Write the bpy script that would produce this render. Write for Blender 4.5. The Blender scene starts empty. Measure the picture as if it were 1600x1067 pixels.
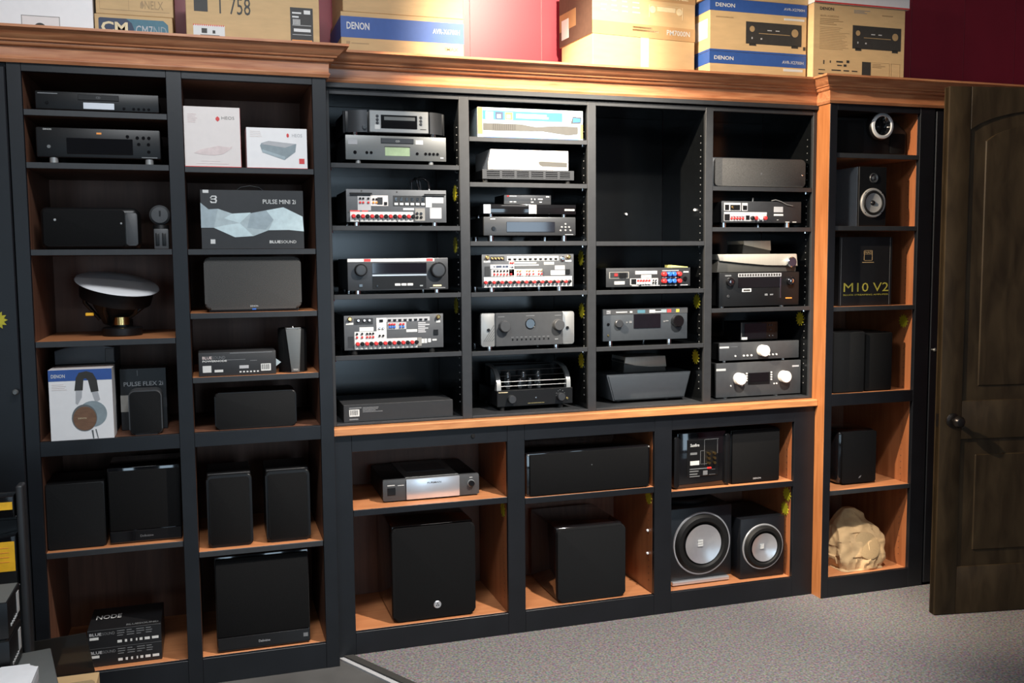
import bpy, bmesh, math, random
from mathutils import Vector, Matrix, noise
random.seed(7)
SC = bpy.context.scene
COL = SC.collection
PI = math.pi

# ------------------------------------------------------------------ camera
cam = bpy.data.cameras.new('camera')
cam.sensor_width = 36.0
cam.lens = 33.397
cam.clip_start = 0.05
camo = bpy.data.objects.new('camera', cam)
COL.objects.link(camo)
camo.location = (-0.0282, -3.86, 1.6766)
yaw, pitch, roll = math.radians(17.718), math.radians(4.903), math.radians(0.477)
camo.rotation_euler = (Matrix.Rotation(-yaw, 3, 'Z') @ Matrix.Rotation(PI / 2 - pitch, 3, 'X') @ Matrix.Rotation(-roll, 3, 'Z')).to_euler()
SC.camera = camo

# ------------------------------------------------------------------ world, daylight, room lamps, exposure
w = bpy.data.worlds.new('world')
SC.world = w
w.use_nodes = True
w.node_tree.nodes['Background'].inputs[0].default_value = (0.75, 0.85, 1.0, 1)
w.node_tree.nodes['Background'].inputs[1].default_value = 0.02
SC.view_settings.view_transform = 'Standard'
SC.view_settings.look = 'None'
SC.view_settings.exposure = 0.0
SC.view_settings.gamma = 1.0
SC.view_settings.use_curve_mapping = False


def area(name, loc, target, sx, sy, power, color):
    l = bpy.data.lights.new(name, 'AREA')
    l.shape = 'RECTANGLE'
    l.size, l.size_y, l.energy, l.color = sx, sy, power, color
    o = bpy.data.objects.new(name, l)
    COL.objects.link(o)
    o.location = loc
    o.rotation_euler = (Vector(target) - Vector(loc)).to_track_quat('-Z', 'Y').to_euler()
    return o


def spot(name, loc, target, power, angle, blend, color, radius=0.05):
    l = bpy.data.lights.new(name, 'SPOT')
    l.energy, l.color, l.spot_size, l.spot_blend, l.shadow_soft_size = power, color, math.radians(angle), blend, radius
    o = bpy.data.objects.new(name, l)
    COL.objects.link(o)
    o.location = loc
    o.rotation_euler = (Vector(target) - Vector(loc)).to_track_quat('-Z', 'Y').to_euler()
    return o


# daylight through the shop-front panes behind the photographer
for wx, ww, pw in ((-2.3, 1.0, 34), (1.35, 1.3, 46), (4.0, 0.7, 22)):
    area('shop_window_daylight', (wx, -8.0, 1.35), (wx, 0, 1.35), ww, 2.2, pw, (0.62, 0.82, 1.0))
# front ceiling fixture, two added fill lights farther back, and track spots
area('ceiling_fixture_or_fill', (0.05, -1.75, 3.42), (-0.1, -1.45, 0.0), 1.2, 0.35, 70, (0.94, 0.97, 1.0))
area('ceiling_fixture_or_fill', (-0.6, -4.2, 3.42), (-0.6, -4.2, 0.0), 1.3, 0.35, 16, (0.94, 0.97, 1.0))  # added fill for the carpet and room, no lamp known here
area('ceiling_fixture_or_fill', (2.2, -4.2, 3.42), (2.2, -4.2, 0.0), 1.3, 0.35, 18, (1.0, 0.95, 0.88))  # second added fill, on the right, likewise no known lamp
spot('track_spot', (1.45, -1.15, 3.35), (1.42, 0.25, 2.66), 420, 50, 0.7, (1.0, 0.86, 0.68), 0.04)
spot('track_spot', (-0.35, -0.78, 3.25), (3.15, 0.10, 1.45), 1050, 46, 0.5, (1.0, 0.84, 0.64), 0.03)
spot('track_spot', (2.0, -1.6, 3.35), (1.50, 0.2, 0.50), 700, 68, 0.6, (1.0, 0.93, 0.84), 0.05)

# ------------------------------------------------------------------ materials
MATS = {}


def nodes_of(m):
    m.use_nodes = True
    nt = m.node_tree
    return nt, nt.nodes['Principled BSDF']


def mat(name, col, rough=0.5, metal=0.0, var=0.12, scale=40.0, bump=0.0, bscale=None, stretch=(1, 1, 1), coat=0.0, spec=0.5, detail=3.0, speck=None, emit=0.0, alpha=1.0):
    """procedural surface: noise-varied colour and optional fine relief"""
    m = bpy.data.materials.new(name)
    nt, b = nodes_of(m)
    tc = nt.nodes.new('ShaderNodeTexCoord')
    mp = nt.nodes.new('ShaderNodeMapping')
    mp.inputs['Scale'].default_value = stretch
    nt.links.new(tc.outputs['Object'], mp.inputs['Vector'])
    nz = nt.nodes.new('ShaderNodeTexNoise')
    nz.inputs['Scale'].default_value = scale
    nz.inputs['Detail'].default_value = detail
    nt.links.new(mp.outputs['Vector'], nz.inputs['Vector'])
    rp = nt.nodes.new('ShaderNodeValToRGB')
    rp.color_ramp.elements[0].position = 0.25
    rp.color_ramp.elements[1].position = 0.75
    c = Vector(col)
    rp.color_ramp.elements[0].color = (*(c * (1 - var)), 1)
    rp.color_ramp.elements[1].color = (*(c * (1 + var)), 1)
    nt.links.new(nz.outputs['Fac'], rp.inputs['Fac'])
    nt.links.new(rp.outputs['Color'], b.inputs['Base Color'])
    b.inputs['Roughness'].default_value = rough
    b.inputs['Metallic'].default_value = metal
    b.inputs['Coat Weight'].default_value = coat
    b.inputs['Coat Roughness'].default_value = 0.08
    b.inputs['Specular IOR Level'].default_value = spec
    if emit:
        nt.links.new(rp.outputs['Color'], b.inputs['Emission Color'])
        b.inputs['Emission Strength'].default_value = emit
    if bump:
        n2 = nt.nodes.new('ShaderNodeTexNoise')
        n2.inputs['Scale'].default_value = bscale or scale
        n2.inputs['Detail'].default_value = 2.0
        nt.links.new(mp.outputs['Vector'], n2.inputs['Vector'])
        bp = nt.nodes.new('ShaderNodeBump')
        bp.inputs['Strength'].default_value = bump
        bp.inputs['Distance'].default_value = 0.002
        nt.links.new(n2.outputs['Fac'], bp.inputs['Height'])
        nt.links.new(bp.outputs['Normal'], b.inputs['Normal'])
    MATS[name] = m
    return m


def wood(name, dark, light, stretch, rough=0.3, knots=True, coat=0.25):
    m = bpy.data.materials.new(name)
    nt, b = nodes_of(m)
    tc = nt.nodes.new('ShaderNodeTexCoord')
    mp = nt.nodes.new('ShaderNodeMapping')
    mp.inputs['Scale'].default_value = stretch
    nt.links.new(tc.outputs['Object'], mp.inputs['Vector'])
    nz = nt.nodes.new('ShaderNodeTexNoise')
    nz.inputs['Scale'].default_value = 6.0
    nz.inputs['Detail'].default_value = 6.0
    nz.inputs['Distortion'].default_value = 0.6
    nt.links.new(mp.outputs['Vector'], nz.inputs['Vector'])
    rp = nt.nodes.new('ShaderNodeValToRGB')
    rp.color_ramp.elements[0].position = 0.3
    rp.color_ramp.elements[1].position = 0.72
    rp.color_ramp.elements[0].color = (*dark, 1)
    rp.color_ramp.elements[1].color = (*light, 1)
    nt.links.new(nz.outputs['Fac'], rp.inputs['Fac'])
    out = rp.outputs['Color']
    if knots:
        vo = nt.nodes.new('ShaderNodeTexVoronoi')
        vo.inputs['Scale'].default_value = 3.2
        m2 = nt.nodes.new('ShaderNodeMapping')
        m2.inputs['Scale'].default_value = tuple(0.45 if s < 1.01 else 1.4 for s in stretch)
        nt.links.new(tc.outputs['Object'], m2.inputs['Vector'])
        nt.links.new(m2.outputs['Vector'], vo.inputs['Vector'])
        r2 = nt.nodes.new('ShaderNodeValToRGB')
        r2.color_ramp.elements[0].position = 0.03
        r2.color_ramp.elements[0].color = (0.25, 0.2, 0.18, 1)
        r2.color_ramp.elements[1].position = 0.11
        r2.color_ramp.elements[1].color = (1, 1, 1, 1)
        nt.links.new(vo.outputs['Distance'], r2.inputs['Fac'])
        mx = nt.nodes.new('ShaderNodeMix')
        mx.data_type = 'RGBA'
        mx.blend_type = 'MULTIPLY'
        mx.inputs['Factor'].default_value = 0.8
        nt.links.new(out, mx.inputs['A'])
        nt.links.new(r2.outputs['Color'], mx.inputs['B'])
        out = mx.outputs['Result']
    nt.links.new(out, b.inputs['Base Color'])
    b.inputs['Roughness'].default_value = rough
    b.inputs['Coat Weight'].default_value = coat
    b.inputs['Coat Roughness'].default_value = 0.2
    MATS[name] = m
    return m


wood('crown_wood', (0.36, 0.125, 0.052), (0.56, 0.25, 0.115), (1, 9, 12), 0.32)
wood('counter_wood', (0.42, 0.16, 0.058), (0.62, 0.28, 0.11), (1, 9, 12), 0.32)
wood('side_wood', (0.33, 0.115, 0.035), (0.48, 0.18, 0.06), (8, 8, 0.6), 0.4, False)
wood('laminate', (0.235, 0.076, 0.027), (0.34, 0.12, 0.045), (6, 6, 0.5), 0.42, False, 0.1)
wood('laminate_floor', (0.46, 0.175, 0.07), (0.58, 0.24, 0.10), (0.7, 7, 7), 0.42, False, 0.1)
wood('laminate_shaded', (0.105, 0.043, 0.024), (0.165, 0.072, 0.041), (7, 5, 0.5), 0.5, False, 0.0)  # same laminate darkened: interior shade put into the colour
mat('black_paint', (0.0062, 0.0072, 0.0095), 0.40, var=0.2, scale=9, bump=0.08, bscale=60, spec=0.45)
mat('black_melamine', (0.0035, 0.004, 0.0045), 0.18, var=0.15, scale=20, spec=0.5)
mat('black_edge', (0.026, 0.0275, 0.030), 0.45, var=0.12, scale=30)
mat('carpet', (0.170, 0.158, 0.156), 0.95, var=0.55, scale=110, bump=0.8, bscale=320, detail=5, spec=0.1)
mat('carpet_strip', (0.035, 0.033, 0.03), 0.7, bump=0.2, scale=80)
mat('concrete', (0.085, 0.083, 0.080), 0.35, var=0.3, scale=5, bump=0.05, detail=6)
mat('maroon', (0.31, 0.022, 0.040), 0.40, var=0.07, scale=6, bump=0.05, bscale=120)
mat('maroon_groove', (0.42, 0.14, 0.15), 0.5)
mat('plaster', (0.62, 0.6, 0.57), 0.85, var=0.04, scale=12)
mat('kraft', (0.56, 0.38, 0.19), 0.75, var=0.06, scale=14, stretch=(1, 1, 4), bump=0.03)
mat('kraft_dark', (0.32, 0.175, 0.075), 0.75, var=0.08, scale=14)
mat('kraft_tan', (0.45, 0.27, 0.12), 0.75, var=0.06, scale=14)
mat('brown_print', (0.085, 0.045, 0.028), 0.7)
mat('blue_print', (0.028, 0.085, 0.30), 0.5, var=0.06)
mat('teal_print', (0.06, 0.16, 0.21), 0.6)
mat('navy_print', (0.03, 0.045, 0.085), 0.6)
mat('sky_print', (0.02, 0.13, 0.44), 0.45)
mat('pale_print', (0.30, 0.46, 0.58), 0.45)
mat('white_card', (0.80, 0.78, 0.77), 0.45, var=0.02)
mat('warm_card', (0.72, 0.66, 0.63), 0.5, var=0.02)
mat('grey_card', (0.42, 0.42, 0.43), 0.5, var=0.04)
mat('black_card', (0.010, 0.010, 0.011), 0.4, var=0.1)
mat('charcoal_card', (0.022, 0.0225, 0.024), 0.5, var=0.08)
mat('ice_a', (0.42, 0.50, 0.52), 0.5)
mat('ice_b', (0.33, 0.40, 0.43), 0.5)
mat('ice_c', (0.56, 0.68, 0.70), 0.5)
mat('ice_d', (0.24, 0.29, 0.31), 0.5)
mat('red_print', (0.62, 0.05, 0.05), 0.5)
mat('pink_print', (0.66, 0.55, 0.53), 0.5)
mat('orange_print', (0.85, 0.30, 0.05), 0.5)
mat('yellow_print', (0.95, 0.50, 0.02), 0.5)
mat('gold_print', (0.42, 0.36, 0.06), 0.4)
mat('star_yellow', (0.46, 0.40, 0.02), 0.45, var=0.2, scale=30)
mat('note_yellow', (0.75, 0.68, 0.20), 0.7)
mat('grey_print', (0.25, 0.24, 0.22), 0.6)
mat('dark_print', (0.03, 0.028, 0.025), 0.6)
mat('white_print', (0.62, 0.62, 0.60), 0.5, var=0.02)
mat('dim_print', (0.16, 0.165, 0.17), 0.5)
mat('tan_print', (0.35, 0.235, 0.115), 0.6)
mat('cream_print', (0.70, 0.58, 0.36), 0.6)
mat('black_metal', (0.006, 0.0063, 0.007), 0.42, var=0.1, scale=90, spec=0.35)
mat('black_plastic', (0.005, 0.005, 0.0055), 0.4, var=0.1, spec=0.35)
mat('black_gloss', (0.006, 0.006, 0.007), 0.06, var=0.05, coat=0.6)
mat('black_rubber', (0.006, 0.006, 0.006), 0.6, spec=0.3)
mat('screen', (0.008, 0.007, 0.010), 0.05, coat=1.0)
mat('screen_green', (0.34, 0.44, 0.26), 0.3, emit=0.15)
mat('grille', (0.0055, 0.0055, 0.0058), 0.9, var=0.25, scale=350, bump=0.3, bscale=500, spec=0.15)
mat('grille_soft', (0.010, 0.0103, 0.0108), 0.9, var=0.2, scale=350, bump=0.3, bscale=500, spec=0.15)
mat('fabric_grey', (0.075, 0.073, 0.070), 0.95, var=0.35, scale=420, bump=0.4, bscale=520, spec=0.1)
mat('steel_dark', (0.060, 0.063, 0.068), 0.36, 0.5, var=0.08, scale=4, stretch=(1, 1, 90))
mat('steel_mid', (0.15, 0.155, 0.152), 0.42, 0.4, var=0.05, scale=4, stretch=(1, 1, 90))
mat('steel_light', (0.36, 0.365, 0.36), 0.36, 0.5, var=0.05, scale=4, stretch=(1, 1, 90))
mat('silver', (0.74, 0.76, 0.80), 0.28, 0.75, var=0.03, scale=5)
mat('chrome', (0.80, 0.80, 0.80), 0.12, 1.0, var=0.02)
mat('gold_metal', (0.80, 0.55, 0.22), 0.22, 1.0, var=0.05)
mat('champagne', (0.48, 0.445, 0.38), 0.4, 0.3, var=0.05, scale=3, stretch=(60, 1, 1))
mat('taupe', (0.062, 0.060, 0.054), 0.5, 0.2, var=0.06)
mat('backplate', (0.095, 0.10, 0.107), 0.5, 0.3, var=0.06)
mat('backplate_dark', (0.028, 0.030, 0.033), 0.5, 0.2, var=0.1)
mat('white_knob', (0.78, 0.77, 0.73), 0.3, var=0.02)
mat('vinyl_grey', (0.16, 0.175, 0.19), 0.45, var=0.05)
mat('ring_silver', (0.72, 0.72, 0.72), 0.3, 0.35, var=0.03)
mat('white_plastic', (0.78, 0.78, 0.79), 0.35, var=0.03)
mat('grey_plastic', (0.05, 0.052, 0.055), 0.5, var=0.08)
mat('slate_plastic', (0.045, 0.052, 0.06), 0.45, var=0.06)
mat('red_plastic', (0.60, 0.03, 0.03), 0.35)
mat('blue_plastic', (0.03, 0.14, 0.55), 0.3)
mat('cone_silver', (0.66, 0.67, 0.70), 0.30, 0.75, var=0.04)
mat('cone_grey', (0.30, 0.29, 0.28), 0.45, 0.2, var=0.08)
mat('walnut', (0.17, 0.085, 0.045), 0.5, var=0.25, scale=30, stretch=(1, 1, 6))
mat('rock', (0.52, 0.345, 0.175), 0.85, var=0.3, scale=9, bump=0.6, bscale=45, detail=8)
mat('rock_grille', (0.40, 0.27, 0.135), 0.9, var=0.15, scale=240, bump=0.4)
wood('door_wood', (0.017, 0.0105, 0.0048), (0.042, 0.028, 0.014), (2.5, 2.5, 0.7), 0.5, False, 0.0)
MATS['door_wood'].node_tree.nodes['Principled BSDF'].inputs['Specular IOR Level'].default_value = 0.18
mat('door_bronze', (0.03, 0.026, 0.024), 0.3, 0.8)
mat('table_grey', (0.115, 0.12, 0.115), 0.35, var=0.05)
mat('smoke', (0.02, 0.018, 0.016), 0.12, var=0.05)
mat('tube_glass', (0.5, 0.5, 0.5), 0.08, var=0.02)
b_ = MATS['tube_glass'].node_tree.nodes['Principled BSDF']
b_.inputs['Transmission Weight'].default_value = 0.85
b_ = MATS['smoke'].node_tree.nodes['Principled BSDF']
b_.inputs['Transmission Weight'].default_value = 0.0
b_.inputs['Alpha'].default_value = 0.86
# carpet: coloured flecks
nt = MATS['carpet'].node_tree
bs = nt.nodes['Principled BSDF']
base = bs.inputs['Base Color'].links[0].from_socket
tc = nt.nodes.new('ShaderNodeTexCoord')
n3 = nt.nodes.new('ShaderNodeTexNoise')
n3.inputs['Scale'].default_value = 85
n3.inputs['Detail'].default_value = 2
nt.links.new(tc.outputs['Object'], n3.inputs['Vector'])
mx = nt.nodes.new('ShaderNodeMix')
mx.data_type = 'RGBA'
mx.blend_type = 'OVERLAY'
mx.inputs['Factor'].default_value = 0.7
nt.links.new(base, mx.inputs['A'])
nt.links.new(n3.outputs['Color'], mx.inputs['B'])
nt.links.new(mx.outputs['Result'], bs.inputs['Base Color'])

# ------------------------------------------------------------------ mesh builders (cached, so alike pieces share data)
CACHE = {}


def finish(bm, key, mname, smooth=False, angle=32):
    me = bpy.data.meshes.new(key[0])
    bmesh.ops.recalc_face_normals(bm, faces=bm.faces)
    bm.to_mesh(me)
    bm.free()
    me.materials.append(MATS[mname])
    if smooth:
        for p in me.polygons:
            p.use_smooth = True
        me.set_sharp_from_angle(angle=math.radians(angle))
    CACHE[key] = me
    return me


def m_box(dx, dy, dz, mname, bev=0.0, seg=1):
    key = ('box', round(dx, 5), round(dy, 5), round(dz, 5), mname, bev, seg)
    if key in CACHE:
        return CACHE[key]
    bm = bmesh.new()
    bmesh.ops.create_cube(bm, size=1)
    bmesh.ops.scale(bm, vec=(dx, dy, dz), verts=bm.verts)
    if bev > 0:
        bmesh.ops.bevel(bm, geom=list(bm.edges), offset=min(bev, 0.45 * min(dx, dy, dz)), segments=seg, affect='EDGES', profile=0.5)
    return finish(bm, key, mname, bev > 0)


def m_lathe(prof, mname, axis='Y', seg=24):
    """revolve (radius, height) pairs about an axis"""
    key = ('lathe', tuple(prof), mname, axis, seg)
    if key in CACHE:
        return CACHE[key]
    bm = bmesh.new()
    rings = []
    for r, h in prof:
        ring = []
        if r < 1e-6:
            ring = [bm.verts.new((0, h, 0) if axis == 'Y' else (0, 0, h))]
        else:
            for i in range(seg):
                a = 2 * PI * i / seg
                ring.append(bm.verts.new((r * math.cos(a), h, r * math.sin(a)) if axis == 'Y' else (r * math.cos(a), r * math.sin(a), h)))
        rings.append(ring)
    for A, B in zip(rings, rings[1:]):
        if len(A) == 1 and len(B) == 1:
            continue
        if len(A) == 1:
            for i in range(seg):
                bm.faces.new((A[0], B[i], B[(i + 1) % seg]))
        elif len(B) == 1:
            for i in range(seg):
                bm.faces.new((A[i], B[0], A[(i + 1) % seg]))
        else:
            for i in range(seg):
                bm.faces.new((A[i], B[i], B[(i + 1) % seg], A[(i + 1) % seg]))
    if len(rings[0]) == 1 and len(rings[-1]) > 2:
        bm.faces.new(rings[-1])
    return finish(bm, key, mname, True, 38)


def m_prism(pts, y0, y1, mname, bev=0.0, seg=2, axis='Y'):
    """closed outline extruded along an axis; outline in the other two coordinates"""
    key = ('prism', tuple((round(a, 5), round(b, 5)) for a, b in pts), round(y0, 5), round(y1, 5), mname, bev, seg, axis)
    if key in CACHE:
        return CACHE[key]
    bm = bmesh.new()

    def P(a, b, t):
        return {'Y': (a, t, b), 'X': (t, a, b), 'Z': (a, b, t)}[axis]
    A = [bm.verts.new(P(a, b, y0)) for a, b in pts]
    B = [bm.verts.new(P(a, b, y1)) for a, b in pts]
    n = len(pts)
    f0 = bm.faces.new(A)
    f1 = bm.faces.new(B)
    for i in range(n):
        bm.faces.new((A[i], A[(i + 1) % n], B[(i + 1) % n], B[i]))
    if bev > 0:
        bmesh.ops.bevel(bm, geom=list(set(f0.edges) | set(f1.edges)), offset=bev, segments=seg, affect='EDGES', profile=0.5)
    return finish(bm, key, mname, True, 32)


def rrect(x0, x1, z0, z1, r, n=5):
    pts = []
    for cx, cz, a0 in ((x1 - r, z1 - r, 0), (x0 + r, z1 - r, 90), (x0 + r, z0 + r, 180), (x1 - r, z0 + r, 270)):
        for i in range(n + 1):
            a = math.radians(a0 + 90 * i / n)
            pts.append((cx + r * math.cos(a), cz + r * math.sin(a)))
    return pts


def m_boxes(lst, mname, key=None):
    """several slabs joined into one mesh; each slab is (x0,x1,y0,y1,z0,z1)"""
    bm = bmesh.new()
    for x0, x1, y0, y1, z0, z1 in lst:
        v = [bm.verts.new(p) for p in ((x0, y0, z0), (x1, y0, z0), (x1, y1, z0), (x0, y1, z0), (x0, y0, z1), (x1, y0, z1), (x1, y1, z1), (x0, y1, z1))]
        for q in ((0, 1, 2, 3), (4, 5, 6, 7), (0, 1, 5, 4), (1, 2, 6, 5), (2, 3, 7, 6), (3, 0, 4, 7)):
            bm.faces.new([v[i] for i in q])
    return finish(bm, ('slabs', len(CACHE)), mname)


def m_tube(pts, r, mname, seg=8):
    bm = bmesh.new()
    rings = []
    P = [Vector(p) for p in pts]
    for i, p in enumerate(P):
        d = (P[min(i + 1, len(P) - 1)] - P[max(i - 1, 0)]).normalized()
        u = d.cross(Vector((0.31, 0.17, 0.93))).normalized()
        v = d.cross(u)
        rings.append([bm.verts.new(p + r * (math.cos(2 * PI * k / seg) * u + math.sin(2 * PI * k / seg) * v)) for k in range(seg)])
    for A, B in zip(rings, rings[1:]):
        for k in range(seg):
            bm.faces.new((A[k], A[(k + 1) % seg], B[(k + 1) % seg], B[k]))
    bm.faces.new(rings[0])
    bm.faces.new(rings[-1])
    return finish(bm, ('tube', len(CACHE)), mname, True, 50)


def m_text(s, mname, wd, ht, bold=0.0):
    key = ('lettering', s, mname, round(wd, 5), round(ht, 5), bold)
    if key in CACHE:
        return CACHE[key]
    cu = bpy.data.curves.new('t', 'FONT')
    cu.body = s
    cu.resolution_u = 2
    cu.offset = bold
    ob = bpy.data.objects.new('t', cu)
    me0 = ob.to_mesh()
    co = [v.co.copy() for v in me0.vertices]
    x0, x1 = min(c.x for c in co), max(c.x for c in co)
    z0, z1 = min(c.y for c in co), max(c.y for c in co)
    faces = [tuple(p.vertices) for p in me0.polygons]
    me = bpy.data.meshes.new('lettering')
    me.from_pydata([((c.x - x0) / (x1 - x0) * wd, 0.0, (c.y - z0) / (z1 - z0) * ht) for c in co], [], faces)
    me.materials.append(MATS[mname])
    ob.to_mesh_clear()
    bpy.data.objects.remove(ob)
    bpy.data.curves.remove(cu)
    CACHE[key] = me
    return me


def link(name, me, parent=None, loc=(0, 0, 0), rot=(0, 0, 0)):
    o = bpy.data.objects.new(name, me)
    COL.objects.link(o)
    o.parent = parent
    o.location = loc
    o.rotation_euler = rot
    return o


def structure(o, label=None, cat=None):
    o['kind'] = 'structure'
    if label:
        o['label'] = label
        o['category'] = cat
    return o


class Thing:
    """Empty at the base of a thing's front; parts are laid out with x across (0..w), y into the shelf, z up"""

    def __init__(s, name, label, cat, x0, x1, y, z, h, feet=0.0, rot=0.0, group=None):
        s.w, s.h, s.f = x1 - x0, h, feet
        s.root = bpy.data.objects.new(name, None)
        s.root.empty_display_size = 0.05
        COL.objects.link(s.root)
        s.root.location = ((x0 + x1) / 2, y, z)
        s.root.rotation_euler = (0, 0, rot)
        s.root['label'] = label
        s.root['category'] = cat
        if group:
            s.root['group'] = group

    def put(s, name, me, x=0.0, y=0.0, z=0.0, parent=None, rot=(0, 0, 0), label=None, stuff=False):
        p = parent or s.root
        loc = Vector((x - s.w / 2, y, z))
        if parent:
            loc -= parent.location
        o = link(name, me, p, loc, rot)
        if label:
            o['label'] = label
        if stuff:
            o['kind'] = 'stuff'
        return o

    def box(s, name, x0, x1, y0, y1, z0, z1, m, bev=0.0015, seg=1, **k):
        return s.put(name, m_box(x1 - x0, y1 - y0, z1 - z0, m, bev, seg), (x0 + x1) / 2, (y0 + y1) / 2, (z0 + z1) / 2, **k)

    def u(s, u):
        return u * s.w

    def v(s, v):
        return s.f + v * (s.h - s.f)

    def fb(s, name, u0, u1, v0, v1, m, p=0.0008, d=0.0, bev=0.0, **k):
        return s.box(name, s.u(u0), s.u(u1), -p, d, s.v(v0), s.v(v1), m, bev, **k)

    def fc(s, name, u, v, r, p, m, seg=20, **k):
        b = min(0.3 * r, 0.3 * p, 0.003)
        return s.put(name, m_lathe([(0, -p), (r - b, -p), (r, -p + b), (r, 0)], m, 'Y', seg), s.u(u), 0, s.v(v), **k)

    def ft(s, body, u0, u1, v0, v1, m, bold=0.0, y=-0.0012, name='lettering', **k):
        return s.put(name, m_text(body, m, s.u(u1 - u0), s.v(v1) - s.v(v0), bold), s.u(u0), y, s.v(v0), **k)

    def bars(s, name, lst, m, p=0.0007, **k):
        """flat print: many little marks in one mesh, given as fractions of the face"""
        if len(lst) <= 2:
            for a, b, c, d in lst:
                o = s.put(name, m_boxes([(s.u(a), s.u(b), -p, 0.0, s.v(c), s.v(d))], m), **k)
            return o
        k['stuff'] = True
        return s.put(name, m_boxes([(s.u(a), s.u(b), -p, 0.0, s.v(c), s.v(d)) for a, b, c, d in lst], m), **k)

    def lines(s, u0, u1, v0, v1, n, m, name='small_print', fill=0.5, seed=1, p=0.0007, **k):
        r = random.Random(seed)
        st = (v1 - v0) / n
        return s.bars(name, [(u0, u0 + (u1 - u0) * r.uniform(0.55, 1), v1 - (i + fill) * st, v1 - i * st) for i in range(n)], m, p, **k)

    def feet(s, m='chrome', r=0.016, us=(0.1, 0.9), depth=0.3, inset=0.03):
        for u in us:
            for yy in (inset, depth - inset):
                s.put('foot', m_lathe([(0, 0), (r, 0), (r, s.f)], m, 'Z', 14), s.u(u), yy, 0)


def barcode(t, u0, u1, v0, v1, n=11, paper='white_print', ink='dark_print'):
    lab = t.fb('label_sticker', u0, u1, v0, v1, paper, 0.0008)
    w_ = (u1 - u0)
    t.bars('barcode', [(u0 + w_ * (0.1 + 0.8 * i / n), u0 + w_ * (0.1 + 0.8 * (i + (0.35 if i % 3 else 0.6)) / n), v0 + (v1 - v0) * 0.2, v1 - (v1 - v0) * 0.1) for i in range(n)], ink, 0.0013, parent=lab)
    return lab


# ------------------------------------------------------------------ the room
def slab(name, x0, x1, y0, y1, z0, z1, m):
    return link(name, m_box(x1 - x0, y1 - y0, z1 - z0, m), None, ((x0 + x1) / 2, (y0 + y1) / 2, (z0 + z1) / 2))


structure(slab('floor', -4.5, 6.0, -8.2, 0.60, -0.10, 0.0, 'concrete'), 'smooth grey concrete floor at the lower left', 'floor')
structure(slab('ceiling', -4.5, 6.0, -8.2, 0.60, 3.45, 3.55, 'plaster'), 'plain pale ceiling above the shelving', 'ceiling')
structure(slab('wall_left', -4.6, -4.5, -8.2, 0.70, 0, 3.45, 'plaster'), 'plain pale wall far to the left', 'wall')
structure(slab('wall_right', 6.0, 6.1, -8.2, 0.70, 0, 3.45, 'maroon'), 'maroon wall far to the right', 'wall')
wall = structure(slab('wall_back', -4.6, 6.1, 0.572, 0.70, 0, 3.45, 'maroon_groove'), 'maroon panelled wall behind the cardboard boxes', 'wall')
k = 0
xs0 = 4.070 - 0.36 * 24
while xs0 + 0.36 * k < 6.0:
    a, b = max(-4.5, xs0 + 0.36 * k + 0.002), min(6.0, xs0 + 0.36 * (k + 1) - 0.002)
    o = link('panel', m_box(b - a, 0.003, 3.45, 'maroon', 0.0, 1), wall, ((a + b) / 2 - wall.location.x, 0.5704 - wall.location.y, 0))
    k += 1
# carpet with its dark edge strip
e0, e1 = Vector((0.457, 0.0715)), Vector((0.457 + 0.178 * 12, 0.0715 - 0.321 * 12))
n_ = Vector((0.874, 0.485))
cp = bpy.data.objects.new('carpet', None)
COL.objects.link(cp)
cp['label'] = 'grey speckled carpet covering the floor in front of the shelves'
cp['category'] = 'carpet'
link('pile', m_prism([(e0.x + 0.05, 0.0708), (2.7815, 0.0708), (2.7815, -0.002), (6.0, -0.002), (6.0, e1.y), (e1.x + 0.05, e1.y)], 0.0, 0.010, 'carpet', axis='Z'), cp)
link('edge_strip', m_prism([(e0.x + 0.012, 0.0708), (e0.x + 0.052, 0.0708), (e1.x + 0.052, e1.y), (e1.x + 0.012, e1.y)], 0.0, 0.013, 'carpet_strip', axis='Z'), cp)
link('threshold', m_prism([(e0.x - 0.010, 0.0705), (e0.x + 0.014, 0.0708), (e1.x + 0.014, e1.y), (e1.x - 0.05, e1.y)], 0.0, 0.006, 'grey_card', axis='Z'), cp)

# ------------------------------------------------------------------ built-in shelving
BACK = 0.545


class Case(Thing):
    def __init__(s, name, label, cat):
        Thing.__init__(s, name, label, cat, 0, 0, 0, 0, 1)

    def b(s, name, x0, x1, y0, y1, z0, z1, m, bev=0.0012, **k):
        return s.box(name, x0, x1, y0, y1, z0, z1, m, bev, **k)


CROWN = [(0.0, 2.397), (0.010, 2.397), (0.013, 2.403), (0.016, 2.408), (0.016, 2.413), (0.011, 2.416), (0.012, 2.450), (0.014, 2.454), (0.026, 2.457), (0.030, 2.463), (0.030, 2.467), (0.040, 2.470), (0.042, 2.475), (0.050, 2.480), (0.060, 2.490), (0.068, 2.501), (0.076, 2.506), (0.083, 2.507), (0.083, 2.516), (0.0, 2.516)]


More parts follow.
